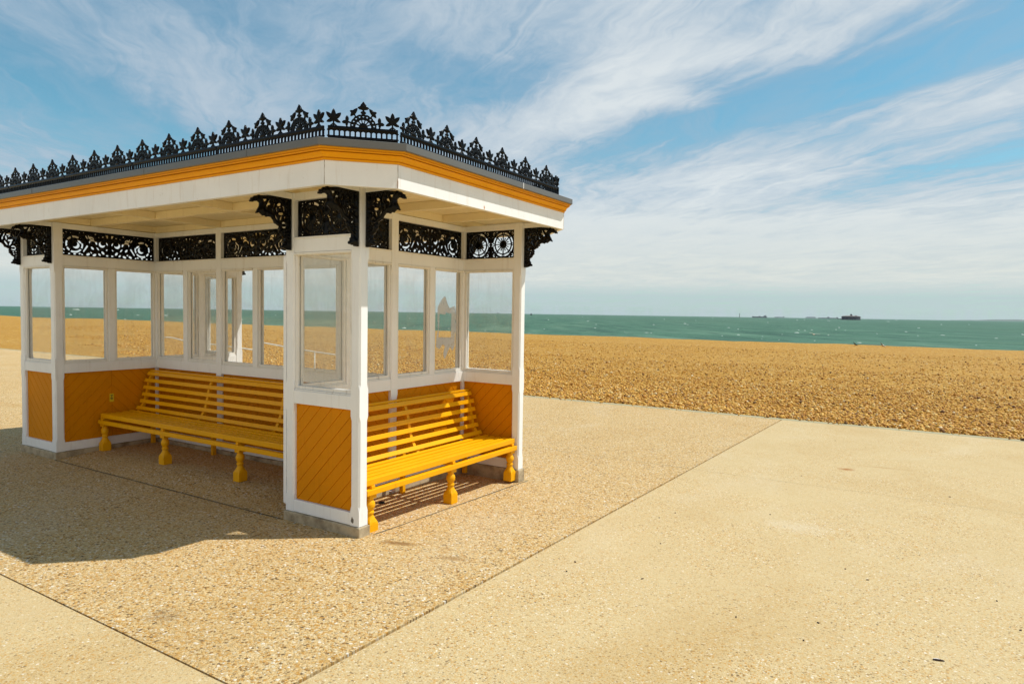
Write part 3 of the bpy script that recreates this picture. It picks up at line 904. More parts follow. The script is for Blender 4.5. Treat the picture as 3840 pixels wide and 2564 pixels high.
# --- cresting round the roof
CZ = 3.120
CO = .38
def cres(me, x, y, a): part('cresting', ME[me], (x, y, CZ), a, roof_o)
for k in range(4): cres('crest_full', -SEC * k, -CO, math.pi); cres('crest_full', -L + SEC * k, W + CO, 0)
cres('crest_part', -SEC * 4, -CO, math.pi); cres('crest_part', -L + SEC * 4, W + CO, 0)
cres('crest_end', CO, -.085, math.pi / 2); cres('crest_last', CO, -.085 + SEC, math.pi / 2)
cres('crest_end', -L - CO, W + .085, -math.pi / 2); cres('crest_last', -L - CO, W + .085 - SEC, -math.pi / 2)
cres('crest_corner', .028, -.372, math.pi / 4)
cres('crest_corner', .394, W + .006, math.pi * .75)
cres('crest_corner', -L - .028, W + .372, math.pi * 1.25)
cres('crest_corner', -L - .394, -.006, -math.pi / 4)
# foot the cresting stands on
b = MB()
b.loft([ring3(outline(.395, .034, .012), 3.086), ring3(outline(.395, .034, .012), 3.1195), ring3(outline(.362, .02, -.002), 3.1195), ring3(outline(.362, .02, -.002), 3.086)], cap=False)
b.build('cresting_foot', M['iron'], roof_o)

# ------------------------------------------------------------------ benches
def bench(label, length, legs, place, rz, floor):
    """local x along the bench, local y from the front edge to the back, z up from the floor below"""
    root = empty('slatted_bench', place, rz)
    tag(root, label, 'bench', 'ochre slatted benches in the shelter')
    mt = M['bench']
    b = MB()
    zs = .470
    for k in range(5):
        y0 = .008 + k * .086
        b.box((0, y0 if k else -.004, zs - (.054 if k == 0 else .034)), (length, y0 + .053, zs - (0, .003, .006, .004, 0)[k]))
    b.build('seat', mt, root, bevel=.005)
    b = MB(); b.box((-.012, -.030, .340), (length + .012, .016, .388)); b.build('front_rail', mt, root, bevel=.005)
    # backrest slats along a gently hollow curve
    prof = [(.458, .494, .95), (.508, .578, 1.18), (.536, .667, 1.28), (.553, .757, 1.30), (.574, .848, 1.22), (.612, .934, 1.08)]
    b = MB()
    for y, z, a in prof:
        ca, sa = math.cos(a), math.sin(a); hw, ht = .0235, .011
        q = [(y + ca * i * hw - sa * j * ht, z + sa * i * hw + ca * j * ht) for i, j in ((-1, -1), (1, -1), (1, 1), (-1, 1))]
        b.loft([[(xx, yy, zz) for yy, zz in q] for xx in (0, length)])
    b.box((0, .640, .958), (length, .690, .978))
    b.build('backrest', mt, root, bevel=.003)
    for x in legs:
        # shaped back support behind the slats
        b = MB(); pts = [(y + .024 * math.sin(a) + .004, z - .024 * math.cos(a), a) for y, z, a in prof]
        pts = [(.425, .425, .9)] + pts + [(.655, .956, .9)]
        rings = []
        for y, z, a in pts:
            n = (math.sin(a), -math.cos(a))
            rings.append([(x - .02, y - n[0] * .012, z - n[1] * .012), (x + .02, y - n[0] * .012, z - n[1] * .012), (x + .02, y + n[0] * .03, z + n[1] * .03), (x - .02, y + n[0] * .03, z + n[1] * .03)])
        b.loft(rings); b.build('back_support', mt, root, bevel=.003)
        b = MB(); b.box((x - .02, .017, .372), (x + .02, .52, .4155)); b.box((x - .02, -.014, .3885), (x + .02, .016, .4155))
        b.build('seat_bearer', mt, root, bevel=.003)
        b = MB(); b.box((x - .022, .625, .0), (x + .022, .672, .42)); b.build('rear_leg', mt, root, bevel=.003)
        # turned front leg
        b = MB(); yc = .028; fl = 0.0
        def sq(z, h, n=24):
            out = []
            for k in range(n):
                t = (k + .5) / n * 2 * math.pi - math.pi / 4 - math.pi / n
                c_, s_ = math.cos(t), math.sin(t); m = max(abs(c_), abs(s_))
                out.append((x + h * c_ / m, yc + h * s_ / m, z))
            return out
        def cir(z, r, n=24):
            return [(x + r * math.cos((k + .5) / n * 2 * math.pi - math.pi / 4 - math.pi / n), yc + r * math.sin((k + .5) / n * 2 * math.pi - math.pi / 4 - math.pi / n), z) for k in range(n)]
        def mixr(z, h, r, t):
            return [tuple(a_ * (1 - t) + b_ * t for a_, b_ in zip(p, q)) for p, q in zip(sq(z, h), cir(z, r))]
        rings = [sq(0, .047), sq(.002, .05), sq(.088, .05), mixr(.105, .05, .05, .35), mixr(.128, .044, .043, .8), cir(.150, .034), cir(.166, .029), cir(.170, .029), cir(.174, .036), cir(.184, .038), cir(.194, .035), cir(.197, .029), cir(.203, .029),
                 cir(.215, .036), cir(.235, .044), cir(.255, .045), cir(.272, .040), cir(.286, .032), cir(.296, .029), cir(.300, .032), cir(.306, .033), sq(.3065, .040), sq(.3395, .040)]
        b.loft(rings); b.build('leg', mt, root, smooth=False, bevel=0)
    return root
for_smooth = []
# front bench faces -y: bench x -> world +x, bench y -> world +y
FB_X = -4.972
bench('long ochre slatted bench in shade along the glazed back wall of the shelter', 4.072, [.042, 1.362, 2.732, 4.03], (FB_X, .50, .034), 0.0, 0)
# end bench faces +x: bench x -> world +y, bench y -> world -x
bench('shorter sunlit yellow slatted bench at the open end of the shelter', 2.345, [.075, 1.200, 2.295], (-.042, .122, -.032), math.pi / 2, 0)

# ------------------------------------------------------------------ ground, paving, beach, sea
def slab(name, x0, x1, y0, y1, mat, z=0.0, depth=.04):
    b = MB()
    b.add([(x0, y0, gz(y0) + z), (x1, y0, gz(y0) + z), (x1, y1, gz(y1) + z), (x0, y1, gz(y1) + z), (x0, y0, gz(y0) + z - depth), (x1, y0, gz(y0) + z - depth), (x1, y1, gz(y1) + z - depth), (x0, y1, gz(y1) + z - depth)],
          [(0, 1, 2, 3), (0, 4, 5, 1), (1, 5, 6, 2), (2, 6, 7, 3), (3, 7, 4, 0)])
    return tag(b.build(name, M[mat]), kind='structure')
JX, JY = 1.352, -1.972
slab('pavement', -70, JX - .012, JY + .006, 10.66, 'slab_a')
slab('pavement', JX + .012, 70, -40, 10.66, 'slab_b')
slab('pavement', -70, JX - .012, -40, JY - .006, 'slab_b')
slab('kerb_strip', -70, 70, 10.665, 10.93, 'kerb', .001, .2)
b = MB(); b.add([(-400, -40, gz(-40) - .018), (400, -40, gz(-40) - .018), (400, 10.9, gz(10.9) - .018), (-400, 10.9, gz(10.9) - .018), (-400, -400, gz(-40) - .018), (400, -400, gz(-40) - .018)], [(0, 1, 2, 3), (4, 5, 1, 0)])
tag(b.build('ground', M['base']), kind='structure')
# thin saw cut joints
def cutline(x0, y0, x1, y1, w=.010):
    d = Vector((x1 - x0, y1 - y0, 0)).normalized(); n = Vector((-d.y, d.x, 0)) * w / 2
    b = MB(); k = max(2, int(math.hypot(x1 - x0, y1 - y0) / .12)); A, B = [], []
    for i in range(k + 1):
        t = i / k; x = x0 + (x1 - x0) * t; y = y0 + (y1 - y0) * t; j = (random.random() - .5) * w * .5; q = .7 + .6 * random.random()
        A.append((x + n.x * q + n.x * j / w, y + n.y * q + n.y * j / w)); B.append((x - n.x * q + n.x * j / w, y - n.y * q + n.y * j / w))
    vs = [(x, y, gz(y) + .003) for x, y in A] + [(x, y, gz(y) + .003) for x, y in B]
    b.add(vs, [(i, i + 1, k + 2 + i, k + 1 + i) for i in range(k)])
    return tag(b.build('paving_joint', M['joint']), kind='structure')
cutline(-4.98, -.028, -.91, -.028, .012)
cutline(.042, .12, .042, 2.64, .012)
cutline(-30, -.21, -5.95, -.19, .010)
cutline(-4.06, -.74, -4.22, -.04, .006)
cutline(JX + .02, 4.51, 40, 4.51, .0035)
cutline(-30, 4.52, JX - .02, 4.52, .006)
# floor of the front bay, raised slightly to its back
b = MB(); x0, x1 = -L + DE + P0 + .002, -DE - P0 - .002
ys = [(-.012, .003), (.12, .008), (.40, .030), (.56, .034), (YM - .067, .034)]
b.add([(x, y, z) for y, z in ys for x in (x0, x1)] , [(2 * i, 2 * i + 1, 2 * i + 3, 2 * i + 2) for i in range(4)])
tag(b.build('shelter_floor', M['slab_a']), kind='structure')

# beach: sheet of shingle rising gently to a crest, then falling to the water
def beach_z(x, y):
    prof = [(10.86, -.30), (11.1, -.262), (14, -.275), (22, -.24), (35, -.17), (46, -.11), (51.2, -.10), (55, -.25), (60, -.95), (68, -2.0), (80, -3.4), (95, -4.0)]
    z = np.interp(y, [p[0] for p in prof], [p[1] for p in prof])
    f = np.clip((y - 11.2) / 5, 0, 1) * np.clip((70 - y) / 12, 0, 1)
    z = z + f * (.030 * np.sin(x * .35 + 1.3 * np.sin(y * .2)) * np.sin(y * .45 + .6) + .022 * np.sin(x * .9 + y * .6) * np.sin(y * .8 - x * .25) + .012 * np.sin(x * 2.1 - y * 1.7))
    z = z + np.clip((y - 30) / 20, 0, 1) * np.clip((-x - 70) / 60, 0, 1) * (.10 + .12 * np.sin(x * .11))
    return z
xs = np.concatenate([np.linspace(-420, -90, 80), np.linspace(-89, 40, 300), np.linspace(41, 260, 60)])
ysb = np.concatenate([np.linspace(10.86, 24, 80), np.linspace(24.3, 62, 110), np.linspace(63, 95, 20)])
X, Y = np.meshgrid(xs, ysb, indexing='ij'); Zb = beach_z(X, Y)
nx, ny = X.shape
vs = np.stack([X.ravel(), Y.ravel(), Zb.ravel()], 1)
idx = np.arange(nx * ny).reshape(nx, ny)
fs = np.stack([idx[:-1, :-1].ravel(), idx[1:, :-1].ravel(), idx[1:, 1:].ravel(), idx[:-1, 1:].ravel()], 1)
me = bpy.data.meshes.new('beach'); me.from_pydata(vs.tolist(), [], fs.tolist()); me.update()
for p in me.polygons: p.use_smooth = True
me.materials.append(M['shingle'])
o = bpy.data.objects.new('beach', me); COL.objects.link(o); tag(o, kind='structure')

# loose stones over the part of the beach that lies close enough to show them
def pebbles():
    t = (1 + 5 ** .5) / 2
    iv = np.array([(-1, t, 0), (1, t, 0), (-1, -t, 0), (1, -t, 0), (0, -1, t), (0, 1, t), (0, -1, -t), (0, 1, -t), (t, 0, -1), (t, 0, 1), (-t, 0, -1), (-t, 0, 1)], float)
    iv /= np.linalg.norm(iv[0])
    it = np.array([(0, 11, 5), (0, 5, 1), (0, 1, 7), (0, 7, 10), (0, 10, 11), (1, 5, 9), (5, 11, 4), (11, 10, 2), (10, 7, 6), (7, 1, 8), (3, 9, 4), (3, 4, 2), (3, 2, 6), (3, 6, 8), (3, 8, 9), (4, 9, 5), (2, 4, 11), (6, 2, 10), (8, 6, 7), (9, 8, 1)])
    pts = []
    for y0, y1, dens in ((10.72, 10.93, 26), (10.93, 12.6, 560), (12.6, 15, 300), (15, 19, 150), (19, 26, 60), (26, 40, 18)):
        # strip of the view that shows at this distance
        xa = CAM.x - (y1 - CAM.y) * 1.75; xb = CAM.x + (y1 - CAM.y) * .30
        n = int((y1 - y0) * (xb - xa) * dens)
        pts.append(np.stack([rng.uniform(xa, xb, n), rng.uniform(y0, y1, n)], 1))
    p = np.concatenate(pts); n = len(p)
    z = np.where(p[:, 1] < 10.94, gz(p[:, 1]) + .002, beach_z(p[:, 0], p[:, 1]))
    sx = rng.lognormal(-3.74, .36, n); sx = np.clip(sx, .010, .06)
    sy = sx * rng.uniform(.6, 1, n); sz = sx * rng.uniform(.4, .9, n)
    a = rng.uniform(0, 6.283, n); tl = rng.normal(0, .35, n)
    V = iv[None] * np.stack([sx, sy, sz], 1)[:, None, :]
    V *= rng.uniform(.85, 1.12, (n, 12, 1))
    ct, st = np.cos(tl)[:, None], np.sin(tl)[:, None]
    x_, z_ = V[..., 0] * ct - V[..., 2] * st, V[..., 0] * st + V[..., 2] * ct
    ca, sa = np.cos(a)[:, None], np.sin(a)[:, None]
    V2 = np.stack([x_ * ca - V[..., 1] * sa, x_ * sa + V[..., 1] * ca, z_], 2)
    V2 += np.stack([p[:, 0], p[:, 1], z + sz * rng.uniform(-.1, .8, n)], 1)[:, None, :]
    F = (it[None] + (np.arange(n) * 12)[:, None, None]).reshape(-1, 3)
    me = bpy.data.meshes.new('shingle')
    me.vertices.add(n * 12); me.vertices.foreach_set('co', V2.reshape(-1).astype(np.float32))
    me.loops.add(len(F) * 3); me.loops.foreach_set('vertex_index', F.reshape(-1).astype(np.int32))
    me.polygons.add(len(F)); me.polygons.foreach_set('loop_start', (np.arange(len(F)) * 3).astype(np.int32))
    me.polygons.foreach_set('loop_total', np.full(len(F), 3, np.int32))
    me.polygons.foreach_set('use_smooth', np.ones(len(F), bool))
    tone = np.repeat(np.clip(rng.beta(1.35, 1.55, n), 0, 1), 12).astype(np.float32)
    at = me.attributes.new('tone', 'FLOAT', 'POINT'); at.data.foreach_set('value', tone)
    me.update(calc_edges=True); me.validate()
    me.materials.append(M['pebble'])
    o = bpy.data.objects.new('shingle', me); COL.objects.link(o)
    tag(o, 'loose golden brown pebbles covering the near part of the beach', 'shingle', kind='stuff')
    return n
pebbles()

FAR = 14000
b = MB(); ang = [math.radians(a) for a in range(-20, 201, 5)]
rad = [0, 400, 1500, 4000, FAR]
vs = []; fs = []
for r in rad[1:]:
    for a in ang: vs.append((r * math.cos(a), 60 + r * math.sin(a), SEA_Z))
n = len(ang); c0 = len(vs); vs.append((0, 60, SEA_Z))
for i in range(n - 1):
    fs.append((c0, i, i + 1))
    for k in range(len(rad) - 2): fs.append((k * n + i, (k + 1) * n + i, (k + 1) * n + i + 1, k * n + i + 1))
b.add(vs, fs); tag(b.build('sea', M['sea']), kind='structure')

def whitecaps():
    b = MB()
    r2 = random.Random(5)
    for k in range(125):
        v = 3.5 + 85 * r2.random() ** 1.15          # how far below the horizon, sets the distance
        dist = 4.84 * FPX / v
        if dist < 150: continue
        u = r2.uniform(-200, 4100)
        c = far_spot(u, dist, SEA_Z)
        d = Vector((c.x - CAM.x, c.y - CAM.y, 0)).normalized(); t = Vector((d.y, -d.x, 0))
        px = dist / FPX
        w = px * r2.choice((4, 5, 6, 6, 8, 10, 16)); h = px * r2.uniform(1.3, 3.2) * (.7 + .3 * min(1, w / px / 12)); dp = w * .6
        t = (t + d * r2.uniform(-.5, .5)).normalized(); q = Vector((-t.y, t.x, 0)); rings = []
        n = 7
        for i in range(n):
            f = i / (n - 1); e = math.sin(math.pi * min(.98, max(.02, f))) ** .7 * r2.uniform(.7, 1.1); s_ = c + t * (w * (f - .5)) + q * (r2.uniform(-.1, .1) * w)
            hh = max(.02, h * e)
            rings.append([tuple(s_ + q * dp * .5 * e + Vector((0, 0, -.1))), tuple(s_ + q * dp * .18 * e + Vector((0, 0, hh * .8))), tuple(s_ - q * dp * .1 * e + Vector((0, 0, hh))), tuple(s_ - q * dp * .5 * e + Vector((0, 0, -.1)))])
        b.loft(rings)
    o = b.build('sea_foam', M['foam'], smooth=True)
    tag(o, 'white foam on breaking wave tops scattered over the green sea', 'foam', kind='stuff')
M['foam'] = mat_plain('white_sea_foam', (.66, .71, .66), .8, 1.5, .12, 0)
whitecaps()

# ------------------------------------------------------------------ things out at sea
def lathe_rings(prof, n=28, sx=1.0):
    return [[(r * sx * math.cos(k * 2 * math.pi / n), r * math.sin(k * 2 * math.pi / n), z) for k in range(n)] for r, z in prof]
def sea_root(name, u, dist, turn, label, cat, group=None):
    p = far_spot(u, dist, SEA_Z)
    a = math.atan2(p.y - CAM.y, p.x - CAM.x) - math.pi / 2
    o = empty(name, p, a + turn); tag(o, label, cat, group)
    return o
PXM = lambda dist: dist / FPX
# the round sea fort
D = 2400; k = PXM(D)
ft = sea_root('sea_fort', 3191, D, 0, 'dark round sea fort with a small tower rising from the sea', 'fort')
b = MB(); b.loft(lathe_rings([(29.5 * k, -2), (29.5 * k, 2.0 * k), (28.6 * k, 3.0 * k), (28.4 * k, 10.0 * k), (29.2 * k, 10.6 * k), (29.0 * k, 11.6 * k)])); b.build('wall', M['fort'], ft)
b = MB(); b.loft(lathe_rings([(28.6 * k, 11.61 * k), (25 * k, 12.9 * k), (17 * k, 14.0 * k), (8 * k, 14.3 * k)])); b.build('roof', M['fort_roof'], ft)
b = MB(); b.loft([[(x * k, y * k, z * k) for x, y in ((-2.4, -3), (4.2, -3), (4.2, 3), (-2.4, 3))] for z in (13.5, 15.5)] + [[(x * k, y * k, 19.6 * k) for x, y in ((-2.4, -3), (1.6, -3), (1.6, 3), (-2.4, 3))]]); b.build('tower', M['fort'], ft)
b = MB(); b.loft([[(x * k, y * k, 12.4 * k) for x, y in ((9, -4), (22, -4), (22, 4), (9, 4))], [(x * k, y * k, 15.3 * k) for x, y in ((12.5, -2), (16.5, -2), (16.5, 2), (12.5, 2))]]); b.build('lookout_house', M['fort'], ft)
b = MB(); b.box((-40 * k, -2 * k, 2.6 * k), (-27 * k, 2 * k, 4.0 * k)); b.box((-39.5 * k, -1.5 * k, -1), (-38.6 * k, 1.5 * k, 5.4 * k)); b.box((-33 * k, -1.5 * k, -1), (-32 * k, 1.5 * k, 2.6 * k)); b.build('landing_stage', M['fort'], ft)

def ship(u0, u1, dist, hull_px, label, blocks, mat='ship_hull', bow=-1):
    """blocks: (from, to, height px) along the hull, 0 bow .. 1 stern"""
    k = PXM(dist); ln = (u1 - u0) * k; h = hull_px * k
    r = sea_root('cargo_ship', (u0 + u1) / 2, dist, 0, label, 'ship', 'ships on the horizon')
    s = bow
    b = MB(); wd = ln * .075
    st = [(.5, .12, .94, 1.18), (.42, .8, .97, 1.1), (.3, 1, 1, 1.0), (-.44, 1, 1, 1.0), (-.5, .75, .98, 1.06)]
    b.loft([[(s * x * ln, -wd * w, h * t), (s * x * ln * q, -wd * w * .7, -1), (s * x * ln * q, wd * w * .7, -1), (s * x * ln, wd * w, h * t)] for x, w, q, t in st])
    b.build('hull', M[mat], r)
    for a, c, hp, nm in blocks:
        b = MB(); x0, x1 = s * (.5 - a) * ln, s * (.5 - c) * ln
        x0, x1 = min(x0, x1), max(x0, x1)
        b.loft([[(x0, -wd * .8, h * .98), (x1, -wd * .8, h * .98), (x1, wd * .8, h * .98), (x0, wd * .8, h * .98)], [(x0 + .1 * (x1 - x0), -wd * .6, (hull_px + hp) * k), (x1, -wd * .6, (hull_px + hp) * k), (x1, wd * .6, (hull_px + hp) * k), (x0 + .1 * (x1 - x0), wd * .6, (hull_px + hp) * k)]])
        b.build(nm, M['ship_pale' if nm == 'bridge' else mat], r)
    return r
ship(2823, 2873, 5200, 4.2, 'dark blue tanker with a stern bridge, the darkest ship on the horizon', [(.45, .56, 1.8, 'deck_house'), (.76, .93, 3.6, 'bridge'), (.90, .94, 5.2, 'mast')])
ship(2906, 2939, 11500, 2.2, 'very faint ship with a low hull right of the dark tanker', [(.84, .97, 2.6, 'bridge'), (.2, .7, .7, 'cargo')], 'ship_pale')
ship(3023, 3057, 12500, 2.6, 'very faint ship stacked level along its deck, midway between tanker and fort', [(.1, .9, 1.8, 'cargo')], 'ship_pale')
ship(3074, 3137, 6800, 2.4, 'long low grey ship with a crane amidships just left of the sea fort', [(.45, .56, 3.2, 'crane'), (.88, .98, 2.6, 'bridge'), (.1, .85, .5, 'cargo')])
ship(1862, 1872, 11000, 1.6, 'tiny faint ship seen through the glass beside the right hand post', [(.3, .9, 1.4, 'cargo')], 'ship_pale')
# channel beacon
D = 4200; k = PXM(D)
r = sea_root('channel_beacon', 2773, D, 0, 'thin dark channel beacon standing in the sea left of the ships', 'beacon')
b = MB(); b.loft(lathe_rings([(.9 * k, -2), (.55 * k, 12 * k)], 8)); b.build('pole', M['fort'], r)
b = MB(); b.loft(lathe_rings([(1.1 * k, 5.2 * k), (1.1 * k, 6.4 * k)], 8)); b.loft(lathe_rings([(1.5 * k, 10.8 * k), (1.5 * k, 13.2 * k), (.6 * k, 14 * k)], 8)); b.build('platform', M['fort'], r)
# small work boat
D = 2300; k = PXM(D)
r = sea_root('work_boat', 1992, D, 0, 'tiny black boat on the horizon right of the shelter', 'boat')
b = MB(); b.loft([[(-4.6 * k, -2 * k, 2.4 * k), (-4.0 * k, -1 * k, -1), (-4.0 * k, 1 * k, -1), (-4.6 * k, 2 * k, 2.4 * k)], [(4.2 * k, -2 * k, 2.1 * k), (4.0 * k, -1 * k, -1), (4.0 * k, 1 * k, -1), (4.2 * k, 2 * k, 2.1 * k)]]); b.build('hull', M['crow'], r)
b = MB(); b.loft([[(x * k, y * k, 2 * k) for x, y in ((-3.4, -1.6), (2.8, -1.6), (2.8, 1.6), (-3.4, 1.6))], [(x * k, y * k, 5.4 * k) for x, y in ((-2.4, -1.4), (1.8, -1.4), (1.8, 1.4), (-2.4, 1.4))]]); b.build('wheelhouse', M['crow'], r)
b = MB(); b.tube([(-.4 * k, 0, 5 * k), (-.4 * k, 0, 9.4 * k)], .35 * k, 6); b.build('mast', M['crow'], r)
# low island
D = 12000; k = PXM(D)
b = MB(); base = far_spot(3990, D, SEA_Z); d = Vector((base.x - CAM.x, base.y - CAM.y, 0)).normalized(); t = Vector((d.y, -d.x, 0))
A, B_, Cc = [], [], []
for i in range(61):
    q = -275 + i * 10; e = min(1, (i) / 14)
    h = (.6 + 5.4 * e * (.75 + .25 * math.sin(i * .7) * math.sin(i * .23))) * k
    p = base + t * (q * k)
    A.append(tuple(p - d * 300 + Vector((0, 0, -1)))); B_.append(tuple(p + Vector((0, 0, h)))); Cc.append(tuple(p + d * 600 + Vector((0, 0, -1))))
b.loft([[A[i], B_[i], Cc[i]] for i in range(61)]); tag(b.build('island', M['isle']), kind='structure')

# ------------------------------------------------------------------ birds
def beach_spot(u, y):
    d = ray(u, 1290); t = (y - CAM.y) / d.y
    p = CAM + d * t
    return Vector((p.x, p.y, float(beach_z(np.array(p.x), np.array(p.y)))))
def standing_bird(name, u, y, label, cat, body, back, size, face):
    p = beach_spot(u, y)
    r = empty(name, p, face); tag(r, label, cat)
    s = size
    # one continuous body: tail, back, breast, neck, head
    ax = [(-.58, .085, .014, .022), (-.42, .14, .035, .05), (-.22, .23, .09, .11), (.0, .33, .125, .145), (.13, .42, .12, .135), (.22, .53, .085, .095), (.27, .62, .065, .07), (.32, .68, .066, .066), (.38, .70, .052, .052), (.43, .69, .022, .022)]
    b = MB(); rings = []
    for x, z, ry, rz in ax: rings.append([(x * s, ry * s * math.cos(k * math.pi / 6), (z + rz * math.sin(k * math.pi / 6)) * s) for k in range(12)])
    b.loft(rings); bd = b.build('body', M[body], r, smooth=True)
    b = MB(); b.loft([[(x * s, ry * s * math.cos(k * math.pi / 3), (z + ry * .8 * math.sin(k * math.pi / 3)) * s) for k in range(6)] for x, z, ry in ((.42, .69, .020), (.50, .68, .012), (.56, .665, .002))]); b.build('beak', M['beak' if back != body else body], r)
    for sg in (-1, 1):
        b = MB(); b.loft([[(x * s, sg * (yy + w * math.cos(k * math.pi / 3)) * s, (z + h * math.sin(k * math.pi / 3)) * s) for k in range(6)] for x, z, yy, w, h in ((.15, .45, .10, .03, .045), (0, .37, .115, .028, .085), (-.3, .22, .08, .022, .055), (-.54, .11, .022, .012, .022))]); b.build('wing', M[back], r, smooth=True)
        b = MB(); b.tube([(.02 * s, sg * .045 * s, .2 * s), (.03 * s, sg * .045 * s, .09 * s), (.02 * s, sg * .045 * s, 0)], .011 * s, 6); b.tube([(-.02 * s, sg * .045 * s, .008 * s), (.09 * s, sg * .05 * s, .008 * s)], .009 * s, 6); b.build('leg', M['beak' if back != body else body], r)
    return r
BF = math.pi + YAW
standing_bird('crow', 3207, 49.3, 'black crow standing on the crest of the shingle beach', 'crow', 'crow', 'crow', .37, BF + .15)
standing_bird('gull', 3310, 49.2, 'standing gull with white back and brown underside to the right of the crow', 'gull', 'gull_grey', 'gull', .40, BF + .1)
# gull gliding low over the water
p = CAM + ray(3053, 1253) * 62
r = empty('gull', p, YAW); tag(r, 'white gull gliding with spread wings low over the green sea', 'gull')
s = 1.0
b = MB(); rings = []
for x, z, q in ((-.20, .0, .006), (-.12, .0, .03), (0, -.01, .055), (.12, 0, .05), (.19, .02, .036), (.23, .025, .030), (.265, .02, .010)):
    rings.append([(q * math.cos(k * math.pi / 5), x, z + q * math.sin(k * math.pi / 5)) for k in range(10)])
b.loft(rings); b.build('body', M['gull'], r, smooth=True)
for sg, dih in ((-1, .18), (1, -.08)):
    b = MB(); rings = []
    for t_, lift, ch, fwd in ((.03, 0, .10, .02), (.16, .05, .105, .05), (.28, .055, .085, .03), (.40, .05, .05, -.03), (.49, .035, .012, -.09)):
        zc = lift + t_ * dih; x = sg * t_
        rings.append([(x, fwd + ch * .5, zc), (x, fwd, zc + .010), (x, fwd - ch * .5, zc), (x, fwd, zc - .006)])
    b.loft(rings); b.build('wing', M['gull'], r, smooth=True)
b = MB(); b.loft([[(.008 * c, .26 + y, .018 + .008 * d_) for c, d_ in ((-1, 0), (0, -1), (1, 0), (0, 1))] for y in (0, .03)] + [[(.002 * c, .315, .014 + .002 * d_) for c, d_ in ((-1, 0), (0, -1), (1, 0), (0, 1))]]); b.build('beak', M['beak'], r)

# ------------------------------------------------------------------ handrails at the beach edge
def pt(u, v, y):
    d = ray(u, v); return CAM + d * ((y - CAM.y) / d.y)
def handrail(pts, y, posts, label, r=.024):
    P = [pt(u, v, y) for u, v in pts]
    root = empty('handrail', (P[0].x, y, gz(10.9))); tag(root, label, 'handrail', 'white handrails beside the beach')
    b = MB(); b.tube([tuple(q) for q in P], r, 8); o = b.build('rail', M['rail'], None, smooth=True); keep(o, root)
    for u in posts:
        a = [q for q in P]; top = None
        for i in range(len(pts) - 1):
            if pts[i][0] <= u <= pts[i + 1][0]:
                t = (u - pts[i][0]) / (pts[i + 1][0] - pts[i][0]); top = P[i].lerp(P[i + 1], t)
        b = MB(); b.tube([(top.x, top.y, gz(10.9) - .2), tuple(top)], r * .9, 8); o = b.build('post', M['rail'], None, smooth=True); keep(o, root)
handrail([(603, 1276), (611, 1267), (622, 1264.5), (645, 1266), (684.6, 1276), (780, 1289), (916, 1307), (958, 1313)], 11.5, [690, 955], 'white handrail farther from the camera seen through the back windows')
handrail([(962, 1282), (972, 1281.5), (988.5, 1285.3), (1060.9, 1298.7), (1141, 1313), (1256, 1330), (1300, 1337)], 11.5, [975, 1181, 1297], 'white handrail with a post seen through the near wing window')

# ------------------------------------------------------------------ sticker, litter and bits on the ground
# small yellow notice on the side wall
p0 = Vector((XJ + .0195, .667, .682))
st_ = empty('warning_sticker', p0); tag(st_, 'small yellow sticker with black print on the ochre boarding beside the long bench', 'sticker')
b = MB(); q = []
w_, h_ = .027, .052
for cx, cz, a0 in ((w_ - .008, h_ - .008, 0), (-w_ + .008, h_ - .008, 90), (-w_ + .008, -h_ + .008, 180), (w_ - .008, -h_ + .008, 270)):
    for k in range(5):
        a = math.radians(a0 + k * 22.5); q.append((cx + .008 * math.cos(a), cz + .008 * math.sin(a)))
b.loft([[(x, yy, zz) for yy, zz in q] for x in (0, .002)]); b.build('backing', M['yellow'], st_)
b = MB()
for y0, y1, z0, z1 in ((-.015, .015, .030, .036), (-.013, .012, .022, .027), (-.003, .003, .004, .020), (-.010, .010, .008, .012), (-.018, .018, -.010, -.002), (-.014, .014, -.018, -.013), (-.008, .009, -.025, -.021)):
    b.box((.002, y0, z0), (.0027, y1, z1))
b.build('print', M['ink'], st_)
# chipped paint patch on the near post is bare metal plate
b = MB(); q = [(-.090, .128), (-.078, .160), (-.070, .150), (-.058, .138), (-.062, .112), (-.074, .106), (-.088, .118)]
b.loft([[(x, yy, z) for x, z in q] for yy in (-.0012, .0004)]); o = b.build('bare_patch', M['edge'], shelter); o['label'] = 'grey patch where the white paint has chipped off'

# crumpled wrapper below the end bench
g = on_ground(1468, 1846); b = MB(); rings = []
for k in range(7):
    a_ = k / 6; rings.append([(-.06 + .14 * a_ + random.uniform(-.012, .012), (.012 + .028 * math.sin(math.pi * a_)) * math.cos(t) + random.uniform(-.008, .008), .022 + (.010 + .022 * math.sin(math.pi * a_)) * math.sin(t) + random.uniform(-.006, .006)) for t in [i * 2 * math.pi / 9 for i in range(9)]])
b.loft(rings); o = b.build('crumpled_wrapper', M['wrap'], loc=g); o.rotation_euler = (0, 0, 2.2); tag(o, 'crumpled silvery wrapper on the floor under the end bench', 'wrapper')
g = on_ground(1430, 1886); b = MB(); n = 20
b.loft([[((.028 + .007 * math.cos(u)) * math.cos(a), (.024 + .007 * math.cos(u)) * math.sin(a), .007 + .007 * math.sin(u)) for u in [i * math.pi / 4 for i in range(8)]] for a in [k * 2 * math.pi / n for k in range(n + 1)]], cap=False)
o = b.build('rubber_ring', M['crow'], loc=g + Vector((0, 0, .001)), smooth=True); tag(o, 'small black ring lying in the striped shadow under the end bench', 'ring')
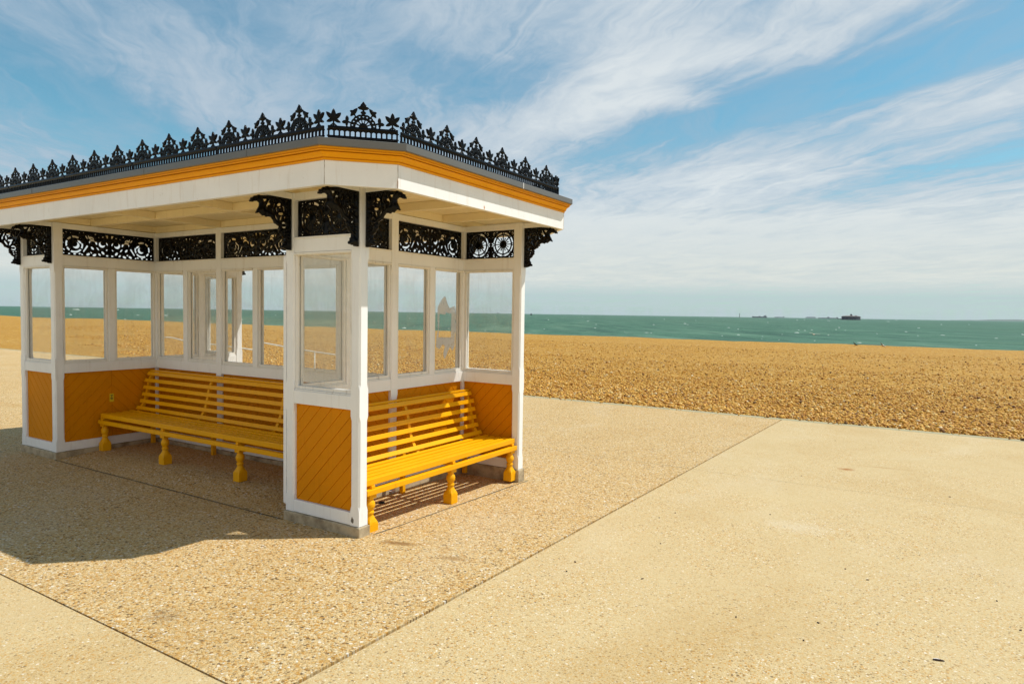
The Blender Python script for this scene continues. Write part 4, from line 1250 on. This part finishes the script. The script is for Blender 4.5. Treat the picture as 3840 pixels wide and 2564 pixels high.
# dark shell strip on the open paving
g = on_ground(3520, 2476); b = MB()
b.loft([[(x, -.009 * w, .002), (x, -.005 * w, .014 * h), (x, .006 * w, .013 * h), (x, .009 * w, .002)] for x, w, h in ((-.036, .7, .8), (-.02, 1, 1), (.01, 1, .9), (.034, .6, .5), (.040, .2, .3))])
o = b.build('shell_strip', None, loc=g); o.data.materials.append(M['bark']); o.rotation_euler = (0, 0, YAW - .25); o.scale = (.74, .74, .74)
tag(o, 'short dark strip of shell with a pale top lying on the open paving', 'shell')
b = MB(); b.loft([[(x, -.0045, .0145 * h), (x, -.004, .0165 * h), (x, .005, .0155 * h), (x, .0055, .0135 * h)] for x, h in ((-.034, .82), (-.02, 1), (.005, .93))]); b.build('pale_face', M['pale'], o)
# scattered dark fragments
bits = [(2477, 2038, 0), (2157, 2107, 1), (2125, 2142, 0), (2408, 2170, 2), (2472, 1941, 0), (2532, 1923, 0), (2760, 2313, 2), (3068, 2335, 1), (3014, 2401, 1), (3170, 2133, 0), (3253, 2174, 2), (2888, 1929, 0), (3738, 2253, 0), (3827, 2363, 1), (3562, 1863, 2), (3132, 1652, 0), (2276, 1652, 0), (3005, 1784, 0)]
protos = []
for kind in range(3):
    b = MB(); n = 7; l = (.006, .009, .012)[kind]; w = (.0055, .005, .004)[kind]
    top = [(l * math.cos(k * 2 * math.pi / n) * random.uniform(.7, 1.2), w * math.sin(k * 2 * math.pi / n) * random.uniform(.7, 1.2)) for k in range(n)]
    b.loft([[(x, y, .0) for x, y in top], [(x * .9, y * .9, .004 + .002 * random.random()) for x, y in top], [(x * .3, y * .3, .006) for x, y in top]])
    protos.append(b)
made = {}
for u, v, kd in bits:
    g = on_ground(u, v)
    if kd not in made:
        o = protos[kd].build('debris_fragment', M['bark']); made[kd] = o
    else:
        o = made[kd].copy(); COL.objects.link(o)
    o.location = g + Vector((0, 0, .0005)); o.rotation_euler = (0, 0, random.uniform(0, 6.28))
    tag(o, 'tiny dark brown fragment of debris lying on the pale paving', 'debris', 'dark debris specks scattered on the paving')

# ------------------------------------------------------------------ haze over the water
def add_haze():
    m = bpy.data.materials.new('sea_haze'); m.use_nodes = True
    nt = m.node_tree; nt.nodes.clear()
    out = nt.nodes.new('ShaderNodeOutputMaterial'); v = nt.nodes.new('ShaderNodeVolumePrincipled')
    v.inputs['Color'].default_value = (.80, .90, .97, 1); v.inputs['Density'].default_value = HAZE; v.inputs['Anisotropy'].default_value = .2
    nt.links.new(v.outputs[0], out.inputs['Volume'])
    b = MB(); b.box((-FAR - 500, -450, SEA_Z - 2.2), (FAR + 500, FAR + 600, 62))
    o = b.build('haze', m); tag(o, kind='stuff'); o['label'] = 'pale sea haze fading the far ships'
    return o
HAZE = 3.4e-5
add_haze()

# ------------------------------------------------------------------ sun and sky
SUN = Vector((.493, .41, 1.0)).normalized()
ld = bpy.data.lights.new('sun', 'SUN'); ld.energy = 4.7; ld.angle = math.radians(.55); ld.color = (1.0, .955, .87)
lo = bpy.data.objects.new('sun', ld); COL.objects.link(lo); lo.location = (6, 6, 12)
lo.rotation_euler = SUN.to_track_quat('Z', 'Y').to_euler()

wd = bpy.data.worlds.new('World'); sc.world = wd; wd.use_nodes = True
nt = wd.node_tree; nt.nodes.clear()
out = nt.nodes.new('ShaderNodeOutputWorld')
sky = nt.nodes.new('ShaderNodeTexSky'); sky.sky_type = 'NISHITA'; sky.sun_disc = False
sky.sun_elevation = math.asin(SUN.z); sky.sun_rotation = math.atan2(SUN.x, SUN.y)
sky.air_density = 1.0; sky.dust_density = .6; sky.ozone_density = 2.0
bg = N(nt, 'ShaderNodeBackground', i_Strength=.115); nt.links.new(mix(nt, sky.outputs[0], (.62, 1.08, 1.0), 1.0, 'MULTIPLY'), bg.inputs[0])
tc = nt.nodes.new('ShaderNodeTexCoord'); dirv = tc.outputs['Generated']
sep = nt.nodes.new('ShaderNodeSeparateXYZ'); nt.links.new(dirv, sep.inputs[0])
zc = mth(nt, 'MAXIMUM', sep.outputs[2], .012)
flat = nt.nodes.new('ShaderNodeCombineXYZ')
zq = mth(nt, 'ADD', zc, .035)
nt.links.new(mth(nt, 'DIVIDE', sep.outputs[0], zq), flat.inputs[0]); nt.links.new(mth(nt, 'DIVIDE', sep.outputs[1], zq), flat.inputs[1])
def azim(u):
    d = ray(u, 1176 + (u - 1920) * .0138); return math.atan2(d.y, d.x)
def streaks(u, along, across, off, det=7, rough=.6, dist=.5):
    a = azim(u)
    m_ = nt.nodes.new('ShaderNodeVectorRotate'); m_.rotation_type = 'Z_AXIS'; m_.inputs['Angle'].default_value = -a
    nt.links.new(flat.outputs[0], m_.inputs[0])
    return noise(nt, scaled(nt, m_.outputs[0], (along, across, 1), off), 1.0, det, rough, dist)
# direction in the picture frame of the camera's heading, used to place the big cloud masses in the sky
def dirmask(u, v, ru, rv, rot=0.0, soft=.9):
    """soft elliptical patch of sky round a direction; ru, rv in radians"""
    d = ray(u, v).normalized(); e1 = Vector((-d.y, d.x, 0)).normalized() * -1; e2 = e1.cross(d)
    if e2.z < 0: e2 = -e2
    c, s = math.cos(rot), math.sin(rot); f1 = e1 * c + e2 * s; f2 = e2 * c - e1 * s
    def dot(vv):
        n = nt.nodes.new('ShaderNodeVectorMath'); n.operation = 'DOT_PRODUCT'; n.inputs[1].default_value = vv; nt.links.new(dirv, n.inputs[0]); return n.outputs['Value']
    front = mth(nt, 'GREATER_THAN', dot(d), .2)
    a = mth(nt, 'DIVIDE', dot(f1), ru); b_ = mth(nt, 'DIVIDE', dot(f2), rv)
    r2 = mth(nt, 'ADD', mth(nt, 'MULTIPLY', a, a), mth(nt, 'MULTIPLY', b_, b_))
    return mth(nt, 'MULTIPLY', mth(nt, 'POWER', 2.718, mth(nt, 'MULTIPLY', r2, -1.0)), front)
warp = N(nt, 'ShaderNodeTexNoise', i_Scale=.9, i_Detail=4, i_Roughness=.6); nt.links.new(flat.outputs[0], warp.inputs['Vector'])
wv_ = nt.nodes.new('ShaderNodeVectorMath'); wv_.operation = 'MULTIPLY_ADD'; wv_.inputs[1].default_value = (.55, .55, 0); nt.links.new(warp.outputs['Color'], wv_.inputs[0]); nt.links.new(flat.outputs[0], wv_.inputs[2])
flat = wv_
sL = streaks(2500, .30, 1.25, (3.3, 1.2, 0), 8, .62, .4); sR = streaks(700, .42, 1.15, (8.2, 5.5, 0), 9, .64, .7)
fine = streaks(1500, 1.6, 3.2, (1.7, 9.1, 0), 9, .70, .9)
# blend of the two streak fields across the sky
dl = ray(1750, 500).normalized(); side = Vector((cy_, sy_, 0))
n_ = nt.nodes.new('ShaderNodeVectorMath'); n_.operation = 'DOT_PRODUCT'; n_.inputs[1].default_value = side; nt.links.new(dirv, n_.inputs[0])
bl = ramp_out(nt, n_.outputs['Value'], -.22, .12)
st1 = mth(nt, 'ADD', mth(nt, 'MULTIPLY', sL, mth(nt, 'SUBTRACT', 1.0, bl)), mth(nt, 'MULTIPLY', sR, bl))
puff = noise(nt, scaled(nt, flat.outputs[0], (1, 1, 1), (4.2, 2.6, 0)), 1.05, 10, .66, .55)
wisp = streaks(1100, .9, 4.5, (6.1, 3.3, 0), 6, .66, 1.2)
den = mth(nt, 'ADD', mth(nt, 'MULTIPLY', st1, .30), mth(nt, 'MULTIPLY', fine, .30))
den = mth(nt, 'ADD', den, mth(nt, 'MULTIPLY', puff, .44))
den = mth(nt, 'ADD', den, mth(nt, 'MULTIPLY', mth(nt, 'SUBTRACT', wisp, .5), .42))
masks_add = [(2250, 120, .42, .10, .30, .05), (2950, 70, .42, .05, .26, .10), (2350, 330, .11, .05, .25, .15), (2060, 490, .12, .04, .2, .14), (3550, 420, .34, .035, .24, .13), (2800, 760, .60, .06, .06, .13),
             (600, 260, .40, .05, -.42, .05), (3020, 330, .07, .010, .2, .09), (2590, 380, .06, .012, -.1, .12), (2700, 540, .25, .03, .12, .08), (3000, 900, .9, .06, 0, .18), (1200, 900, 1.6, .07, 0, .14), (1100, 560, .4, .08, -.3, .05)]
masks_sub = [(3300, 262, .22, .030, .24, .19), (2760, 425, .17, .030, .14, .18), (3520, 620, .26, .036, .17, .17), (2450, 760, .13, .022, .08, .15), (2450, 470, .10, .02, .0, .10), (3080, 520, .10, .018, .1, .09), (200, 350, .24, .04, -.33, .20), (1500, 150, .20, .03, -.35, .07), (900, 70, .15, .025, -.3, .05),
             (2150, 590, .12, .03, .05, .07), (100, 60, .2, .08, -.3, .06), (1750, 360, .12, .08, -.4, .04), (3780, 100, .10, .05, .2, .14), (2560, 300, .08, .012, .1, .10), (1980, 290, .10, .03, 0, .08)]
for u, v, ru, rv, ro, k in masks_add: den = mth(nt, 'ADD', den, mth(nt, 'MULTIPLY', dirmask(u, v, ru, rv, ro), k))
for u, v, ru, rv, ro, k in masks_sub: den = mth(nt, 'SUBTRACT', den, mth(nt, 'MULTIPLY', dirmask(u, v, ru, rv, ro), k))
cov = nt.nodes.new('ShaderNodeMapRange'); cov.interpolation_type = 'SMOOTHSTEP'
cov.inputs[1].default_value = .26; cov.inputs[2].default_value = .68; cov.inputs[3].default_value = .06; cov.inputs[4].default_value = .96
nt.links.new(den, cov.inputs[0])
# thin pale air low down
low = ramp_out(nt, sep.outputs[2], .20, .03)
veil = streaks(2100, .8, 2.2, (2.9, 7.7, 0), 9, .68, 1.4)
veil = mth(nt, 'MULTIPLY', ramp_out(nt, veil, .36, .72), .62)
cover = mth(nt, 'MAXIMUM', mth(nt, 'MAXIMUM', cov.outputs[0], veil), mth(nt, 'MULTIPLY', low, mth(nt, 'ADD', .58, mth(nt, 'MULTIPLY', ramp_out(nt, fine, .32, .68), .34))))
bright = mth(nt, 'MULTIPLY', ramp_out(nt, den, .46, .80), mth(nt, 'ADD', .42, mth(nt, 'MULTIPLY', bl, .58)))
ccol = mix(nt, (.34, .455, .575), (.685, .735, .76), bright)
ccol = mix(nt, ccol, mix(nt, (.58, .635, .64), (.71, .73, .69), ramp_out(nt, mth(nt, 'ADD', mth(nt, 'MULTIPLY', fine, .5), mth(nt, 'MULTIPLY', puff, .5)), .36, .62)), ramp_out(nt, sep.outputs[2], .17, .06))
ccol = mix(nt, ccol, (.48, .585, .60), ramp_out(nt, sep.outputs[2], .050, .028))
# the half of the sky behind the camera: unseen pale cloud, added as fill for the shaded faces
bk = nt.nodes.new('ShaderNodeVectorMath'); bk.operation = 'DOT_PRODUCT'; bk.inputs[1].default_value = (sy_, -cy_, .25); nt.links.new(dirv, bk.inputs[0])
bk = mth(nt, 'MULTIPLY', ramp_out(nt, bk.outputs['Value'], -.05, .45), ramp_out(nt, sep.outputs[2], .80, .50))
cover = mth(nt, 'MULTIPLY', cover, mth(nt, 'ADD', mth(nt, 'MULTIPLY', ramp_out(nt, sep.outputs[2], .72, .48), .8), .2))  # cloud thinned overhead, above the frame, to cut the fill from the zenith
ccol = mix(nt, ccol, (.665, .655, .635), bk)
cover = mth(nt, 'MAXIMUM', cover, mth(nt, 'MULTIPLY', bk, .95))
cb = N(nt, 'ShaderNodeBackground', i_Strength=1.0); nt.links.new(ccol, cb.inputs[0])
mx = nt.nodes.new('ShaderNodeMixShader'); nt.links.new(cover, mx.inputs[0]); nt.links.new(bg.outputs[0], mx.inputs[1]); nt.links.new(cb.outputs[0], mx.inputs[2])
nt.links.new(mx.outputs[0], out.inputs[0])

# ------------------------------------------------------------------ camera and render settings
cd = bpy.data.cameras.new('camera'); cam = bpy.data.objects.new('camera', cd); COL.objects.link(cam)
cd.sensor_fit = 'HORIZONTAL'; cd.sensor_width = 36.0; cd.lens = FPX / 3840 * 36
cd.clip_start = .05; cd.clip_end = 60000
mat = Matrix((RT, UP, -fw)).transposed().to_4x4(); mat.translation = CAM
cam.matrix_world = mat
sc.camera = cam
sc.view_settings.view_transform = 'Standard'; sc.view_settings.look = 'None'
sc.view_settings.exposure = 0.09; sc.view_settings.gamma = 1.0
sc.render.engine = 'CYCLES'
sc.cycles.use_denoising = True
sc.cycles.max_bounces = 7; sc.cycles.diffuse_bounces = 4; sc.cycles.glossy_bounces = 2; sc.cycles.transparent_max_bounces = 24
sc.cycles.volume_bounces = 0
sc.cycles.sample_clamp_indirect = 8.0
